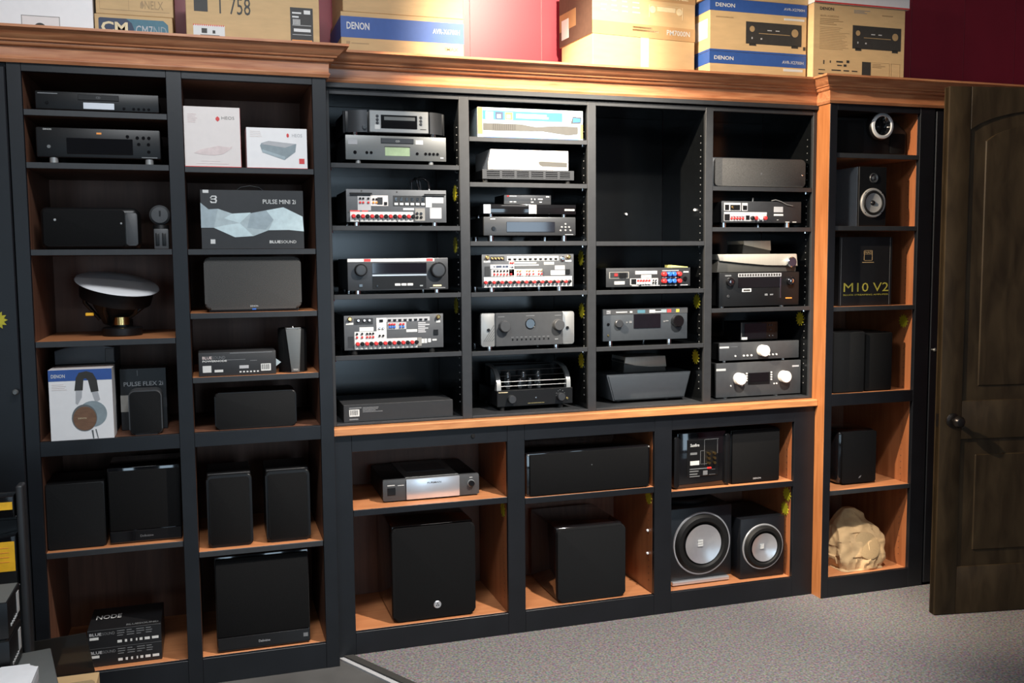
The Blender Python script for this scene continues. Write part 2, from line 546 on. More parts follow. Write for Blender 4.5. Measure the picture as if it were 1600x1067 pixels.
def crown(case, path, ends):
    """sweep the moulding along straight runs (x,y) with mitred corners; outward is left of travel when moving +x"""
    bm = bmesh.new()
    rings = []
    P = [Vector(p) for p in path]
    for i, p in enumerate(P):
        ds = []
        if i > 0:
            ds.append((P[i] - P[i - 1]).normalized())
        if i < len(P) - 1:
            ds.append((P[i + 1] - P[i]).normalized())
        ns = [Vector((d.y, -d.x)) for d in ds]
        if len(ns) == 2:
            m = (ns[0] + ns[1]) / (1 + ns[0].dot(ns[1]))
        else:
            m = Vector(ends[0 if i == 0 else 1])
        rings.append([bm.verts.new((p.x + m.x * o, p.y + m.y * o, z)) for o, z in CROWN])
    n = len(CROWN)
    for A, B in zip(rings, rings[1:]):
        for j in range(n):
            bm.faces.new((A[j], A[(j + 1) % n], B[(j + 1) % n], B[j]))
    bm.faces.new(rings[0])
    bm.faces.new(rings[-1])
    me = finish(bm, ('crown', len(CACHE)), 'crown_wood', True, 25)
    return case.put('crown_molding', me)


def pins(case, x, side, zs, ys, m='steel_light'):
    """tiny shelf-pin sleeves in a side wall"""
    case.put('shelf_pin_sleeves', m_boxes([(x - 0.0009, x + 0.0009, y - 0.0022, y + 0.0022, z - 0.0022, z + 0.0022) for z in zs for y in ys], m), stuff=True)


XL0, XL1 = -0.690, 0.443
# --- left bookcase
L = Case('tall_bookcase', 'tall black open bookcase with two columns, left end of the wall unit', 'bookcase')
L.b('stile', XL0, -0.642, 0, 0.022, 0, 2.40, 'black_paint')
L.b('stile', -0.1515, -0.0965, 0, 0.022, 0, 2.40, 'black_paint')
L.b('stile', 0.389, XL1, 0, 0.022, 0, 2.40, 'black_paint')
for a, b in ((-0.642, -0.1515), (-0.0965, 0.389)):
    L.b('rail', a, b, 0.0005, 0.0215, 2.369, 2.40, 'black_paint')
    L.b('rail', a, b, 0.0005, 0.0215, 0.959, 1.015, 'black_paint')
    L.b('rail', a, b, 0.0005, 0.0215, 0.0, 0.106, 'black_paint')
    L.b('back_panel', a - 0.02, b + 0.02, BACK - 0.008, BACK, 0.02, 2.40, 'laminate_shaded')
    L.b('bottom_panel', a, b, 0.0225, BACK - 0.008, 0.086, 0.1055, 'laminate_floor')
    L.b('middle_deck', a, b, 0.0225, BACK - 0.008, 0.995, 1.0145, 'laminate_shaded')
    L.b('top_panel', a, b, 0.0225, BACK - 0.008, 2.380, 2.40, 'laminate_shaded')
L.b('side_panel', XL0 + 0.002, -0.642, 0.022, BACK - 0.008, 0, 2.40, 'laminate_shaded')
L.b('divider', -0.1515, -0.0965, 0.022, BACK - 0.008, 0, 2.40, 'laminate_shaded')
L.b('side_panel', 0.389, XL1 - 0.002, 0.022, BACK - 0.008, 0, 2.40, 'laminate_shaded')


def shelf(case, a, b, z, y0, m='laminate_floor', th=0.021):
    o = case.b('shelf', a + 0.001, b - 0.001, y0 + 0.005, BACK - 0.009, z - th, z, m)
    case.b('front_edge', a + 0.001, b - 0.001, y0 - 0.001, y0 + 0.005, z - th - 0.001, z, 'black_edge', parent=o)
    return o


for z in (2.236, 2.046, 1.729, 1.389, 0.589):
    shelf(L, -0.642, -0.1515, z, 0.006, 'laminate_shaded' if z > 1.5 else 'laminate_floor')  # upper shelves use the darkened laminate, so their undersides look shaded
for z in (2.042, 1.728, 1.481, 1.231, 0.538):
    shelf(L, -0.0965, 0.389, z, 0.006, 'laminate_shaded' if z > 1.5 else 'laminate_floor')
L.b('deck', -1.45, XL1 - 0.002, 0.0, BACK + 0.015, 2.402, 2.512, 'laminate')
crown(L, [(-1.45, 0), (XL1, 0), (XL1, 0.1005)], [(0, -1), (1, -1)])

# --- plain tall cupboard at the far left
FL = Case('tall_cupboard', 'plain black cupboard with a small knob at the left edge', 'cupboard')
FL.b('carcass', -1.45, XL0 - 0.004, 0.02, BACK, 0, 2.40, 'black_paint')
d_ = FL.b('door', -1.44, XL0 - 0.004, -0.001, 0.019, 0.02, 2.385, 'black_paint', 0.004)
FL.put('knob', m_lathe([(0, -0.028), (0.007, -0.028), (0.011, -0.022), (0.011, -0.016), (0.005, -0.012), (0.005, -0.001)], 'steel_mid', 'Y', 16), -0.712, 0, 1.209, parent=d_)

# --- right bookcase
XR0, RA, RB, XR1 = 2.783, 2.824, 3.299, 3.385
R = Case('narrow_bookcase', 'narrow black bookcase with orange wood side, right of the wide hutch', 'bookcase')
R.b('stile', XR0, RA, 0, 0.022, 0, 2.40, 'black_paint')
R.b('stile', RB, XR1, 0, 0.022, 0, 2.40, 'black_paint')
for z0, z1 in ((2.367, 2.40), (0.959, 1.015), (0, 0.106)):
    R.b('rail', RA, RB, 0.0005, 0.0215, z0, z1, 'black_paint')
R.b('side_panel', XR0 + 0.0005, RA, 0.0225, BACK - 0.008, 0, 2.40, 'side_wood', label='orange wood outer side of the bookcase')
R.b('side_trim', XR0 - 0.0015, XR0 + 0.0005, 0.001, 0.10, 0.0, 2.40, 'side_wood')
R.b('side_panel', RB, XR1, 0.0225, BACK - 0.008, 0, 2.40, 'laminate')
R.b('back_panel', RA, RB, BACK - 0.008, BACK, 0.02, 2.40, 'laminate_shaded')
R.b('bottom_panel', RA, RB, 0.0225, BACK - 0.008, 0.086, 0.1055, 'laminate_floor')
R.b('middle_deck', RA, RB, 0.0225, BACK - 0.008, 0.995, 1.0145, 'laminate_floor')
R.b('top_panel', RA, RB, 0.0225, BACK - 0.008, 2.380, 2.40, 'laminate_shaded')
for z in (2.169, 1.825, 1.439, 0.540):
    shelf(R, RA, RB, z, 0.006)
pins(R, RB - 0.0006, -1, [0.16 + 0.032 * i for i in range(68)], (0.075,), 'laminate_shaded')
R.b('deck', XR0 + 0.002, 4.7, 0.0, BACK + 0.015, 2.402, 2.512, 'laminate')
crown(R, [(XR0, 0.1005), (XR0, 0), (4.7, 0)], [(-1, -1), (0, -1)])

FR = Case('tall_cupboard', 'plain black cupboard mostly hidden behind the open brown door', 'cupboard')
FR.b('carcass', XR1 + 0.002, 4.7, 0.02, BACK, 0, 2.40, 'black_paint')
d_ = FR.b('door', XR1 + 0.008, 4.0, -0.001, 0.019, 0.02, 2.385, 'black_paint', 0.004)
FR.put('knob', m_lathe([(0, -0.026), (0.006, -0.026), (0.009, -0.02), (0.004, -0.012), (0.004, -0.001)], 'steel_mid', 'Y', 16), 3.405, 0, 1.214, parent=d_)

# --- hutch (upper middle)
HY = 0.1005
Hh = Case('hutch', 'wide black upper hutch with four bays of shelves, above the wood counter', 'shelving')
SX = [(XL1, 0.466), (1.010, 1.053), (1.596, 1.636), (2.183, 2.222), (2.762, XR0 - 0.002)]
for i, (a, b) in enumerate(SX):
    Hh.b('divider' if 0 < i < 4 else 'side_panel', a + (0.001 if i == 0 else 0), b, HY + 0.016, BACK - 0.008, 0.990, 2.395, 'black_melamine')
    Hh.b('stile', a + (0.001 if i == 0 else 0), b, HY - 0.001, HY + 0.015, 0.990, 2.368, 'black_edge')
Hh.b('top_rail', XL1 + 0.001, XR0 - 0.002, HY - 0.001, HY + 0.015, 2.3685, 2.372, 'black_edge')
Hh.b('frieze_strip', XL1 + 0.001, XR0 - 0.002, HY - 0.014, HY + 0.01, 2.379, 2.399, 'black_edge')
Hh.b('top_panel', XL1 + 0.001, XR0 - 0.002, HY + 0.016, BACK, 2.372, 2.399, 'black_melamine')
BAY = [(0.466, 1.010), (1.053, 1.596), (1.636, 2.183), (2.222, 2.762)]
for i, (a, b) in enumerate(BAY):
    Hh.b('rail', a, b, HY - 0.0005, HY + 0.0145, 2.354, 2.368, 'black_edge')
    Hh.b('bottom_panel', a, b, HY - 0.001, BACK - 0.008, 0.990, 1.000, 'black_edge')
    Hh.b('back_panel', a, b, BACK - 0.008, BACK, 0.99, 2.372, 'black_melamine')
    pins(Hh, b - 0.0005, -1, [1.06 + 0.032 * j for j in range(38)], (0.145,))


def hshelf(i, z, th=0.019):
    a, b = BAY[i]
    o = Hh.b('shelf', a + 0.001, b - 0.001, HY + 0.006, BACK - 0.009, z - th, z, 'black_melamine')
    Hh.b('front_edge', a + 0.001, b - 0.001, HY + 0.0, HY + 0.006, z - th - 0.001, z, 'black_edge', parent=o)
    for xx in (a + 0.006, b - 0.006):
        Hh.put('shelf_pin', m_lathe([(0, 0), (0.004, 0), (0.004, 0.008), (0, 0.008)], 'chrome', 'Z', 8), xx, HY + 0.045, z - th - 0.0085, parent=o)


for i, zz in enumerate(((2.079, 1.823, 1.539, 1.285), (2.202, 2.010, 1.758, 1.538, 1.282), (1.756, 1.537, 1.280), (2.010, 1.821, 1.441))):
    for z in zz:
        hshelf(i, z)
Hh.b('deck', XL1, XR0, HY, BACK + 0.015, 2.402, 2.512, 'laminate')
crown(Hh, [(XL1, HY), (XR0, HY)], [(1, -1), (-1, -1)])
for x, y, z in ((2.179, 0.19, 1.905), (1.98, BACK - 0.014, 1.90)):
    Hh.put('shelf_pin', m_lathe([(0, -0.006), (0.005, -0.006), (0.007, 0.0), (0.005, 0.006), (0, 0.006)], 'white_plastic', 'Y', 12), x, y, z)

# --- wood counter
CT = Case('counter_top', 'long orange wood counter strip running below the hutch', 'counter')
CT.b('board', XL1 + 0.001, XR0 - 0.002, 0.056, BACK, 0.955, 0.9885, 'counter_wood', 0.003)
CT.b('nosing', XL1 + 0.001, XR0 - 0.002, 0.050, 0.0555, 0.957, 0.9865, 'counter_wood', 0.002)

# --- base cabinet
BY = 0.0715
Bc = Case('base_cabinet', 'low black open base cabinet with orange interior, under the wood counter', 'cabinet')
BS = [(XL1 + 0.001, 0.522), (1.202, 1.2825), (1.9165, 2.005), (2.666, XR0 - 0.002)]
for i, (a, b) in enumerate(BS):
    Bc.b('stile', a, b, BY, BY + 0.022, 0, 0.954, 'black_paint')
    Bc.b('divider' if i in (1, 2) else 'side_panel', a, b, BY + 0.0225, BACK - 0.008, 0, 0.954, 'laminate')
BB = [(0.522, 1.202), (1.2825, 1.9165), (2.005, 2.666)]
for (a, b), z in zip(BB, (0.634, 0.621, 0.590)):
    Bc.b('rail', a, b, BY + 0.0005, BY + 0.0215, 0.882, 0.954, 'black_paint')
    Bc.b('rail', a, b, BY + 0.0005, BY + 0.0215, 0, 0.106, 'black_paint')
    Bc.b('back_panel', a, b, BACK - 0.008, BACK, 0.02, 0.954, 'laminate_shaded')
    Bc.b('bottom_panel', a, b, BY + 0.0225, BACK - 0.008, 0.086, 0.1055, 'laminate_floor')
    Bc.b('top_panel', a, b, BY + 0.0225, BACK - 0.008, 0.934, 0.954, 'laminate_shaded')
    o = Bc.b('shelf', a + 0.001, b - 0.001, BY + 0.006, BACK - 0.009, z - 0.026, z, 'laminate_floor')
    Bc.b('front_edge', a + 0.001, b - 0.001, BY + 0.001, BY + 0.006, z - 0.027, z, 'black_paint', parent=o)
    pins(Bc, b - 0.0005, -1, [0.16 + 0.032 * j for j in range(23)], (0.13,), 'laminate_shaded')
for z in (0.40, 0.29):
    Bc.put('shelf_pin', m_lathe([(0, -0.006), (0.006, -0.003), (0.006, 0.003), (0, 0.006)], 'white_plastic', 'Y', 12), 1.911, 0.13, z)
Bc.put('bolt', m_lathe([(0, -0.004), (0.008, -0.004), (0.010, 0.0)], 'black_rubber', 'Y', 14), 1.047, BY, 0.917)

# ------------------------------------------------------------------ open door on the right
da = math.radians(-9.5)
D = Thing('panelled_door', 'dark brown wooden door with arched panel, standing open at the right', 'door', 0, 0.92, 0, 0.012, 2.42)
D.root.location = (3.142 + 0.46 * math.cos(da), -0.362 + 0.46 * math.sin(da), 0.012)
D.root.rotation_euler = (0, 0, da)
D.root['kind'] = 'structure'
D.box('slab', 0, 0.92, 0.008, 0.036, 0.0, 2.418, 'door_wood', 0.002)
D.box('stile', 0, 0.106, 0, 0.044, 0, 2.418, 'door_wood', 0.003, 2)
D.box('stile', 0.814, 0.92, 0, 0.044, 0, 2.418, 'door_wood', 0.003, 2)
for z0, z1 in ((0.0, 0.225), (0.826, 1.004)):
    D.box('rail', 0.106, 0.814, 0.0, 0.044, z0, z1, 'door_wood', 0.003, 2)


def arc(x0, x1, z0, rise, n=18):
    return [(x0 + (x1 - x0) * i / n, z0 + rise * (1 - (2 * i / n - 1) ** 2) ** 0.8) for i in range(n + 1)]


D.put('arched_rail', m_prism([(0.106, 2.418)] + arc(0.106, 0.814, 2.228, 0.088) + [(0.814, 2.418)], 0.0, 0.044, 'door_wood', 0.002, 1))
D.put('panel_moulding', m_prism([(0.814, 1.004), (0.106, 1.004)] + arc(0.106, 0.814, 2.228, 0.088), 0.012, 0.03, 'door_wood', 0.0, 1))
D.put('raised_panel', m_prism([(0.735, 1.071), (0.185, 1.071)] + arc(0.185, 0.735, 2.180, 0.075), 0.003, 0.030, 'door_wood', 0.004, 1))
D.box('panel_moulding', 0.106, 0.814, 0.012, 0.03, 0.225, 0.826, 'door_wood', 0.0)
D.box('raised_panel', 0.183, 0.737, 0.003, 0.030, 0.300, 0.752, 'door_wood', 0.004)
kn = D.put('door_knob', m_lathe([(0, -0.066), (0.018, -0.064), (0.027, -0.054), (0.028, -0.044), (0.022, -0.034), (0.011, -0.028), (0.011, -0.012), (0.028, -0.009), (0.033, -0.004), (0.033, 0.0)], 'door_bronze', 'Y', 28), 0.062, 0, 0.916)
D.box('latch_plate', -0.001, 0.0005, 0.012, 0.032, 0.885, 0.945, 'door_bronze', 0.0)

# ------------------------------------------------------------------ starburst price tags on the bay walls
def star_mesh():
    key = ('star',)
    if key in CACHE:
        return CACHE[key]
    pts = []
    for i in range(24):
        a = 2 * PI * i / 24
        r = 0.036 if i % 2 == 0 else 0.024
        pts.append((r * math.cos(a), r * math.sin(a)))
    CACHE[key] = m_prism(pts, -0.0016, 0.0, 'star_yellow', axis='X')
    return CACHE[key]


def star(x, y, z, label):
    o = link('starburst_tag', star_mesh(), None, (x - 0.0012, y, z), (random.uniform(0, 0.25), 0, 0))
    o['label'] = label
    o['category'] = 'price tag'
    o['group'] = 'yellow starburst tags on the bay walls'


star(1.596, 0.180, 1.683, 'yellow starburst tag beside the white-fronted receiver back, highest of its bay')
star(1.596, 0.172, 1.444, 'yellow starburst tag beside the amplifier with round dark porthole')
star(1.596, 0.178, 1.215, 'yellow starburst tag beside the caged tube amplifier')
star(2.183, 0.170, 1.475, 'yellow starburst tag beside the amplifier with purple screen')
star(2.183, 0.176, 1.209, 'yellow starburst tag beside the tapered grey speaker')
star(2.762, 0.180, 1.376, 'yellow starburst tag above the two white-knobbed amplifiers')
star(3.299, 0.080, 1.355, 'yellow starburst tag above two dark speakers in the narrow bookcase')
star(2.666, 0.123, 0.512, 'upper yellow starburst tag above the subwoofers with silver cones')
star(2.666, 0.139, 0.437, 'lower yellow starburst tag above the subwoofers with silver cones')
star(1.010, 0.186, 1.969, 'dim starburst tag beside the receiver back with a black cord')
star(1.010, 0.190, 1.745, 'dim starburst tag above the receiver with two round black knobs')
star(1.010, 0.190, 1.480, 'dim starburst tag above the lower receiver back, leftmost hutch bay')
star(1.9165, 0.130, 0.560, 'dim starburst tag above the glossy black subwoofer, base cabinet')
star(1.202, 0.142, 0.563, 'dim starburst tag beside the subwoofer with a round badge')
o = link('starburst_tag', star_mesh(), None, (-0.762, -0.0035, 1.474), (0, 0, PI / 2))
o['label'] = 'yellow starburst tag on the black cupboard at the left edge'
o['category'] = 'price tag'
o['group'] = 'yellow starburst tags on the bay walls'

# ------------------------------------------------------------------ left bookcase, left column
def chassis(t, dep, face='black_metal', body='black_metal', fd=0.012, bev=0.003):
    t.box('chassis', 0.004, t.w - 0.004, fd, dep, t.f + 0.002, t.h - 0.002, body, 0.002)
    return t.box('front_panel', 0, t.w, 0, fd, t.f, t.h, face, bev, 2)


t = Thing('cd_player', 'slim black disc player on the topmost left shelf', 'disc player', -0.605, -0.181, 0.035, 2.236, 0.072, 0.007)
chassis(t, 0.28, 'black_metal')
t.feet('black_rubber', 0.014, depth=0.27)
tr = t.fb('disc_tray', 0.34, 0.67, 0.57, 0.88, 'black_plastic', 0.003, bev=0.001)
t.ft('CD', 0.485, 0.52, 0.66, 0.78, 'dim_print', parent=tr, y=-0.0036)
t.fb('display', 0.38, 0.63, 0.08, 0.43, 'silver', 0.0015)  # silver colour paints the window's reflection onto the dark display
t.fc('power_button', 0.09, 0.35, 0.006, 0.003, 'black_gloss')
for u in (0.71, 0.79, 0.83, 0.875, 0.915):
    t.fc('button', u, 0.16, 0.005, 0.003, 'black_gloss', 12)
t.lines(0.02, 0.18, 0.80, 0.90, 1, 'dim_print', seed=2)

t = Thing('disc_player', 'tall black disc player with wide dark display, second shelf from top left', 'disc player', -0.610, -0.180, 0.035, 2.046, 0.132, 0.022)
chassis(t, 0.30, 'black_metal', fd=0.018, bev=0.006)
t.feet('steel_light', 0.015, us=(0.13, 0.90), depth=0.29, inset=0.016)
t.fb('display', 0.24, 0.77, 0.13, 0.66, 'black_gloss', 0.003, bev=0.001)
t.ft('DENON', 0.06, 0.125, 0.90, 0.955, 'white_print')
t.fb('disc_logo', 0.48, 0.52, 0.80, 0.86, 'orange_print')
t.fc('power_button', 0.10, 0.35, 0.007, 0.004, 'steel_mid')
for u, v in ((0.73, 0.75), (0.81, 0.72), (0.86, 0.72), (0.905, 0.72), (0.82, 0.5), (0.9, 0.5), (0.9, 0.25)):
    t.fc('button', u, v, 0.006, 0.003, 'black_gloss', 12)
t.bars('small_print', [(0.84, 0.97, 0.04, 0.07)], 'dim_print')

t = Thing('wireless_speaker', 'long black rounded speaker with a paler end cap, third shelf from top left', 'speaker', -0.610, -0.270, 0.035, 1.729, 0.157)
t.box('cabinet', 0, t.w, 0.0, 0.17, 0.002, t.h, 'black_plastic', 0.022, 4)
t.put('grille', m_prism(rrect(0.012, t.w * 0.86, 0.012, t.h - 0.010, 0.012), -0.003, 0.03, 'grille', 0.002))
t.put('end_cap', m_prism(rrect(t.w * 0.87, t.w - 0.004, 0.014, t.h - 0.020, 0.008), -0.003, 0.03, 'grey_plastic', 0.002))
t.fc('badge', 0.15, 0.70, 0.005, 0.0045, 'steel_light')
t.fc('badge', 0.82, 0.62, 0.004, 0.0045, 'steel_light')

t = Thing('stand_head', 'small grey stand with a slotted round head beside the long black speaker', 'stand', -0.225, -0.158, 0.03, 1.729, 0.168)
t.box('base', 0.008, t.w - 0.006, 0.0, 0.06, 0.0, 0.078, 'grey_plastic', 0.004, 2)
for a in (0.013, 0.037):
    t.box('slot', a, a + 0.015, -0.002, 0.004, 0.012, 0.062, 'black_plastic', 0.003, 2)
t.put('collar', m_lathe([(0, 0.078), (0.030, 0.078), (0.028, 0.092), (0, 0.092)], 'black_plastic', 'Z', 20), t.w / 2, 0.032, 0)
hd = t.put('head', m_lathe([(0, 0.0), (0.030, 0.002), (0.038, 0.012), (0.038, 0.045), (0.030, 0.056), (0, 0.056)], 'grey_plastic', 'Y', 28), t.w / 2 - 0.002, 0.004, 0.130)
t.box('slit', t.w / 2 - 0.004, t.w / 2 + 0.002, 0.002, 0.006, 0.126, 0.146, 'black_plastic', 0.0, parent=hd)

# ceiling speaker, white grille tipped towards the room
t = Thing('ceiling_speaker', 'round ceiling speaker with white tilted face, standing on its magnet', 'speaker', -0.515, -0.225, 0.14, 1.389, 0.22)
cx, cy = t.w / 2 + 0.012, 0.09
t.put('magnet', m_lathe([(0, 0), (0.070, 0), (0.075, 0.004), (0.075, 0.030), (0.070, 0.034), (0.040, 0.036), (0.040, 0.065), (0, 0.065)], 'black_plastic', 'Z', 32), cx, cy, 0)
ax = (math.radians(14), math.radians(10), 0)
t.put('basket_cone', m_lathe([(0.038, -0.165), (0.045, -0.15), (0.095, -0.075), (0.110, -0.05)], 'black_rubber', 'Z', 28), cx - 0.012, cy, 0.205, rot=ax)
for i in range(6):
    a = 2 * PI * i / 6 + 0.3
    t.put('basket_arm', m_tube([(0.050 * math.cos(a), 0.050 * math.sin(a), -0.15), (0.112 * math.cos(a), 0.112 * math.sin(a), -0.085), (0.128 * math.cos(a), 0.128 * math.sin(a), -0.02)], 0.008, 'black_plastic'), cx - 0.012, cy, 0.205, rot=ax)
t.put('mount_ring', m_lathe([(0.112, -0.062), (0.134, -0.062), (0.138, -0.02), (0.138, 0.0), (0.112, 0.0)], 'black_plastic', 'Z', 40), cx - 0.012, cy, 0.205, rot=ax)
t.put('coil', m_lathe([(0, 0.045), (0.03, 0.045), (0.03, 0.075), (0, 0.075)], 'gold_metal', 'Z', 20), cx, cy - 0.03, 0.0)
t.put('terminal', m_box(0.03, 0.012, 0.012, 'yellow_print', 0.002), 0.045, 0.03, 0.09)
t.put('grille', m_lathe([(0, 0.012), (0.09, 0.0105), (0.145, 0.008), (0.156, 0.004), (0.158, 0.0), (0.0, -0.001)], 'white_plastic', 'Z', 56), cx - 0.012, cy, 0.205, rot=ax)

# boxed headphones
t = Thing('headphone_box', 'white box with blue band and a picture of wood-cup headphones', 'box', -0.604, -0.385, 0.003, 1.0155, 0.267)
t.box('carton', 0, t.w, 0, 0.12, 0, t.h, 'white_card', 0.001)
t.fb('blue_band', 0, 1, 0.84, 0.998, 'blue_print', 0.0007)
t.ft('DENON', 0.045, 0.26, 0.885, 0.935, 'white_print', 0.015)
t.lines(0.05, 0.33, 0.70, 0.80, 4, 'warm_card', seed=3)
Wt, Ht = t.w, t.h


def pic(pts, m, p=0.0012, name='printed_picture'):
    t.put(name, m_prism([(a * t.w, b * t.h) for a, b in pts], -p, 0.0, m))


pic([(0.40, 0.70), (0.43, 0.88), (0.48, 0.95), (0.60, 0.97), (0.70, 0.94), (0.76, 0.84), (0.78, 0.68), (0.66, 0.67), (0.62, 0.84), (0.585, 0.87), (0.55, 0.86), (0.53, 0.70)], 'dark_print')
pic([(0.42, 0.70), (0.52, 0.70), (0.51, 0.60), (0.44, 0.50), (0.41, 0.52)], 'grey_card', 0.0010)
pic([(0.67, 0.67), (0.77, 0.67), (0.80, 0.56), (0.72, 0.52)], 'grey_card', 0.0010)
pic([(0.62 + 0.23 * math.cos(a) * 1.0 + 0.05, 0.34 + 0.185 * math.sin(a) + 0.02) for a in [2 * PI * i / 28 for i in range(28)]], 'ice_d', 0.0011)
pic([(0.54 + 0.20 * math.cos(a), 0.31 + 0.19 * math.sin(a)) for a in [2 * PI * i / 28 for i in range(28)]], 'steel_mid', 0.0014)
pic([(0.545 + 0.185 * math.cos(a), 0.30 + 0.17 * math.sin(a)) for a in [2 * PI * i / 28 for i in range(28)]], 'walnut', 0.0018)
pic([(0.64, 0.13), (0.67, 0.13), (0.68, 0.01), (0.66, 0.01)], 'steel_mid', 0.0010)
pic([(0.70, 0.14), (0.72, 0.14), (0.75, 0.01), (0.735, 0.01)], 'steel_mid', 0.0010)
t.ft('DENON', 0.44, 0.57, 0.295, 0.315, 'cream_print', y=-0.0022)

t = Thing('storage_case', 'slate grey case with lid ring, behind the blue and white headphone box', 'case', -0.600, -0.385, 0.15, 1.0155, 0.345)
t.box('body', 0, t.w, 0, 0.26, 0, 0.270, 'black_card', 0.004, 2)
t.put('lid', m_prism([(0.0, 0.272), (t.w, 0.272), (t.w, 0.335), (t.w * 0.7, 0.345), (t.w * 0.3, 0.345), (0.0, 0.325)], 0.0, 0.26, 'slate_plastic', 0.004))
t.put('ring', m_lathe([(0.028, 0.340), (0.036, 0.340), (0.036, 0.350), (0.028, 0.350), (0.028, 0.340)], 'black_plastic', 'Z', 24), t.w * 0.55, 0.10, 0)
t.box('end_clip', t.w * 0.84, t.w - 0.001, -0.002, 0.10, 0.276, 0.330, 'grey_plastic', 0.002)

t = Thing('speaker_carton', 'tall black carton lettered in grey, right of the headphone box', 'box', -0.371, -0.199, 0.16, 1.0155, 0.245)
t.box('carton', 0, t.w, 0, 0.14, 0, t.h, 'black_card', 0.001)
t.ft('PULSE FLEX 2i', 0.08, 0.93, 0.715, 0.785, 'grey_card', 0.008)
t.fb('printed_picture', 0.0, 0.2, 0.30, 0.57, 'grey_print')
t.fb('printed_picture', 0.86, 1.0, 0.35, 0.50, 'charcoal_card')
t.bars('hang_slot', [(0.37, 0.39, 0.88, 0.97)], 'dim_print')

t = Thing('small_speaker', 'small charcoal speaker with rounded top in front of the black carton', 'speaker', -0.333, -0.212, 0.03, 1.0155, 0.172)
t.put('cabinet', m_prism(rrect(0, t.w, 0, t.h, 0.022), 0.0, 0.10, 'grey_plastic', 0.008, 3))
t.put('grille', m_prism(rrect(0.004, t.w - 0.004, 0.004, t.h - 0.004, 0.019), -0.003, 0.02, 'grille_soft', 0.002))

t = Thing('square_speaker', 'plain black square speaker, leftmost on the lower left shelf', 'speaker', -0.640, -0.434, 0.045, 0.5895, 0.252)
t.box('cabinet', 0, t.w, 0.004, 0.22, 0, t.h, 'black_plastic', 0.003, 2)
t.put('grille', m_prism(rrect(0.003, t.w - 0.003, 0.003, t.h - 0.003, 0.006), -0.008, 0.003, 'grille_soft', 0.003))

t = Thing('surround_speaker', 'black speaker with glossy top edge and bottom strip, right on lower left shelf', 'speaker', -0.422, -0.157, 0.05, 0.5895, 0.298)
t.box('cabinet', 0, t.w, 0.004, 0.24, 0, t.h, 'black_gloss', 0.003, 2)
t.box('grille', 0.004, t.w - 0.004, -0.008, 0.003, 0.052, t.h - 0.012, 'grille', 0.003, 2)
st = t.box('bottom_strip', 0.002, t.w - 0.002, -0.008, 0.003, 0.004, 0.050, 'black_gloss', 0.002)
t.ft('Definitive', 0.42, 0.60, 0.075, 0.105, 'dim_print', y=-0.0088, parent=st)

for z, lab, sz in ((0.1065, 'lower black streamer carton with specification print, bottom left shelf', 0.073), (0.180, 'upper black streamer carton lettered on its top, bottom left shelf', 0.072)):
    t = Thing('streamer_carton', lab, 'box', -0.520, -0.250, 0.055, z, sz, group='streamer cartons on the bottom left shelf')
    t.box('carton', 0, t.w, 0, 0.25, 0, t.h, 'black_card', 0.001)
    t.ft('BLUE', 0.03, 0.19, 0.70, 0.86, 'grey_card', 0.02)
    t.ft('SOUND', 0.20, 0.37, 0.70, 0.86, 'dim_print')
    t.fb('label_block', 0.03, 0.15, 0.48, 0.62, 'white_print')
    for i in range(4):
        t.lines(0.40 + 0.13 * i, 0.51 + 0.13 * i, 0.50, 0.88, 3, 'dim_print', fill=0.3, seed=i)
    t.bars('printed_icons', [(0.40, 0.46, 0.2, 0.34), (0.50, 0.53, 0.2, 0.34), (0.575, 0.6, 0.2, 0.34), (0.65, 0.67, 0.2, 0.34), (0.70, 0.74, 0.2, 0.34), (0.77, 0.84, 0.2, 0.34), (0.87, 0.96, 0.2, 0.34)], 'white_print')
    if z > 0.15:
        t.put('lettering', m_text('NODE', 'white_print', 0.095, 0.045, 0.02), 0.02, 0.12, t.h + 0.0006, rot=(-PI / 2, 0, 0))
        t.put('lettering', m_text('BLUESOUND', 'dim_print', 0.12, 0.018, 0.01), 0.14, 0.02, t.h + 0.0006, rot=(-PI / 2, 0, 0))

# ------------------------------------------------------------------ left bookcase, right column
t = Thing('white_carton', 'taller white carton with red edges and a pale curved speaker picture', 'box', -0.094, 0.113, 0.03, 2.0425, 0.230)
t.box('carton', 0, t.w, 0, 0.12, 0, t.h, 'warm_card', 0.001)
t.box('red_side', t.w, t.w + 0.0008, 0.001, 0.119, 0.001, t.h - 0.001, 'red_print', 0)
t.fb('red_edge', 0.0, 1.0, 0.0, 0.018, 'red_print', 0.0006)
t.ft('HEOS', 0.67, 0.90, 0.80, 0.85, 'grey_print')
pic([(0.60, 0.85), (0.635, 0.82), (0.635, 0.79), (0.60, 0.76), (0.565, 0.79), (0.565, 0.82)], 'red_print', 0.001, 'emblem')
pic([(0.16, 0.235), (0.30, 0.21), (0.52, 0.20), (0.68, 0.225), (0.83, 0.32), (0.85, 0.36), (0.80, 0.34), (0.60, 0.36), (0.28, 0.295)], 'pink_print', 0.0009)
t.lines(0.07, 0.3, 0.72, 0.88, 5, 'pink_print', seed=4)
t.bars('small_print', [(0.28, 0.62, 0.10, 0.107), (0.2, 0.78, 0.06, 0.067)], 'pink_print')

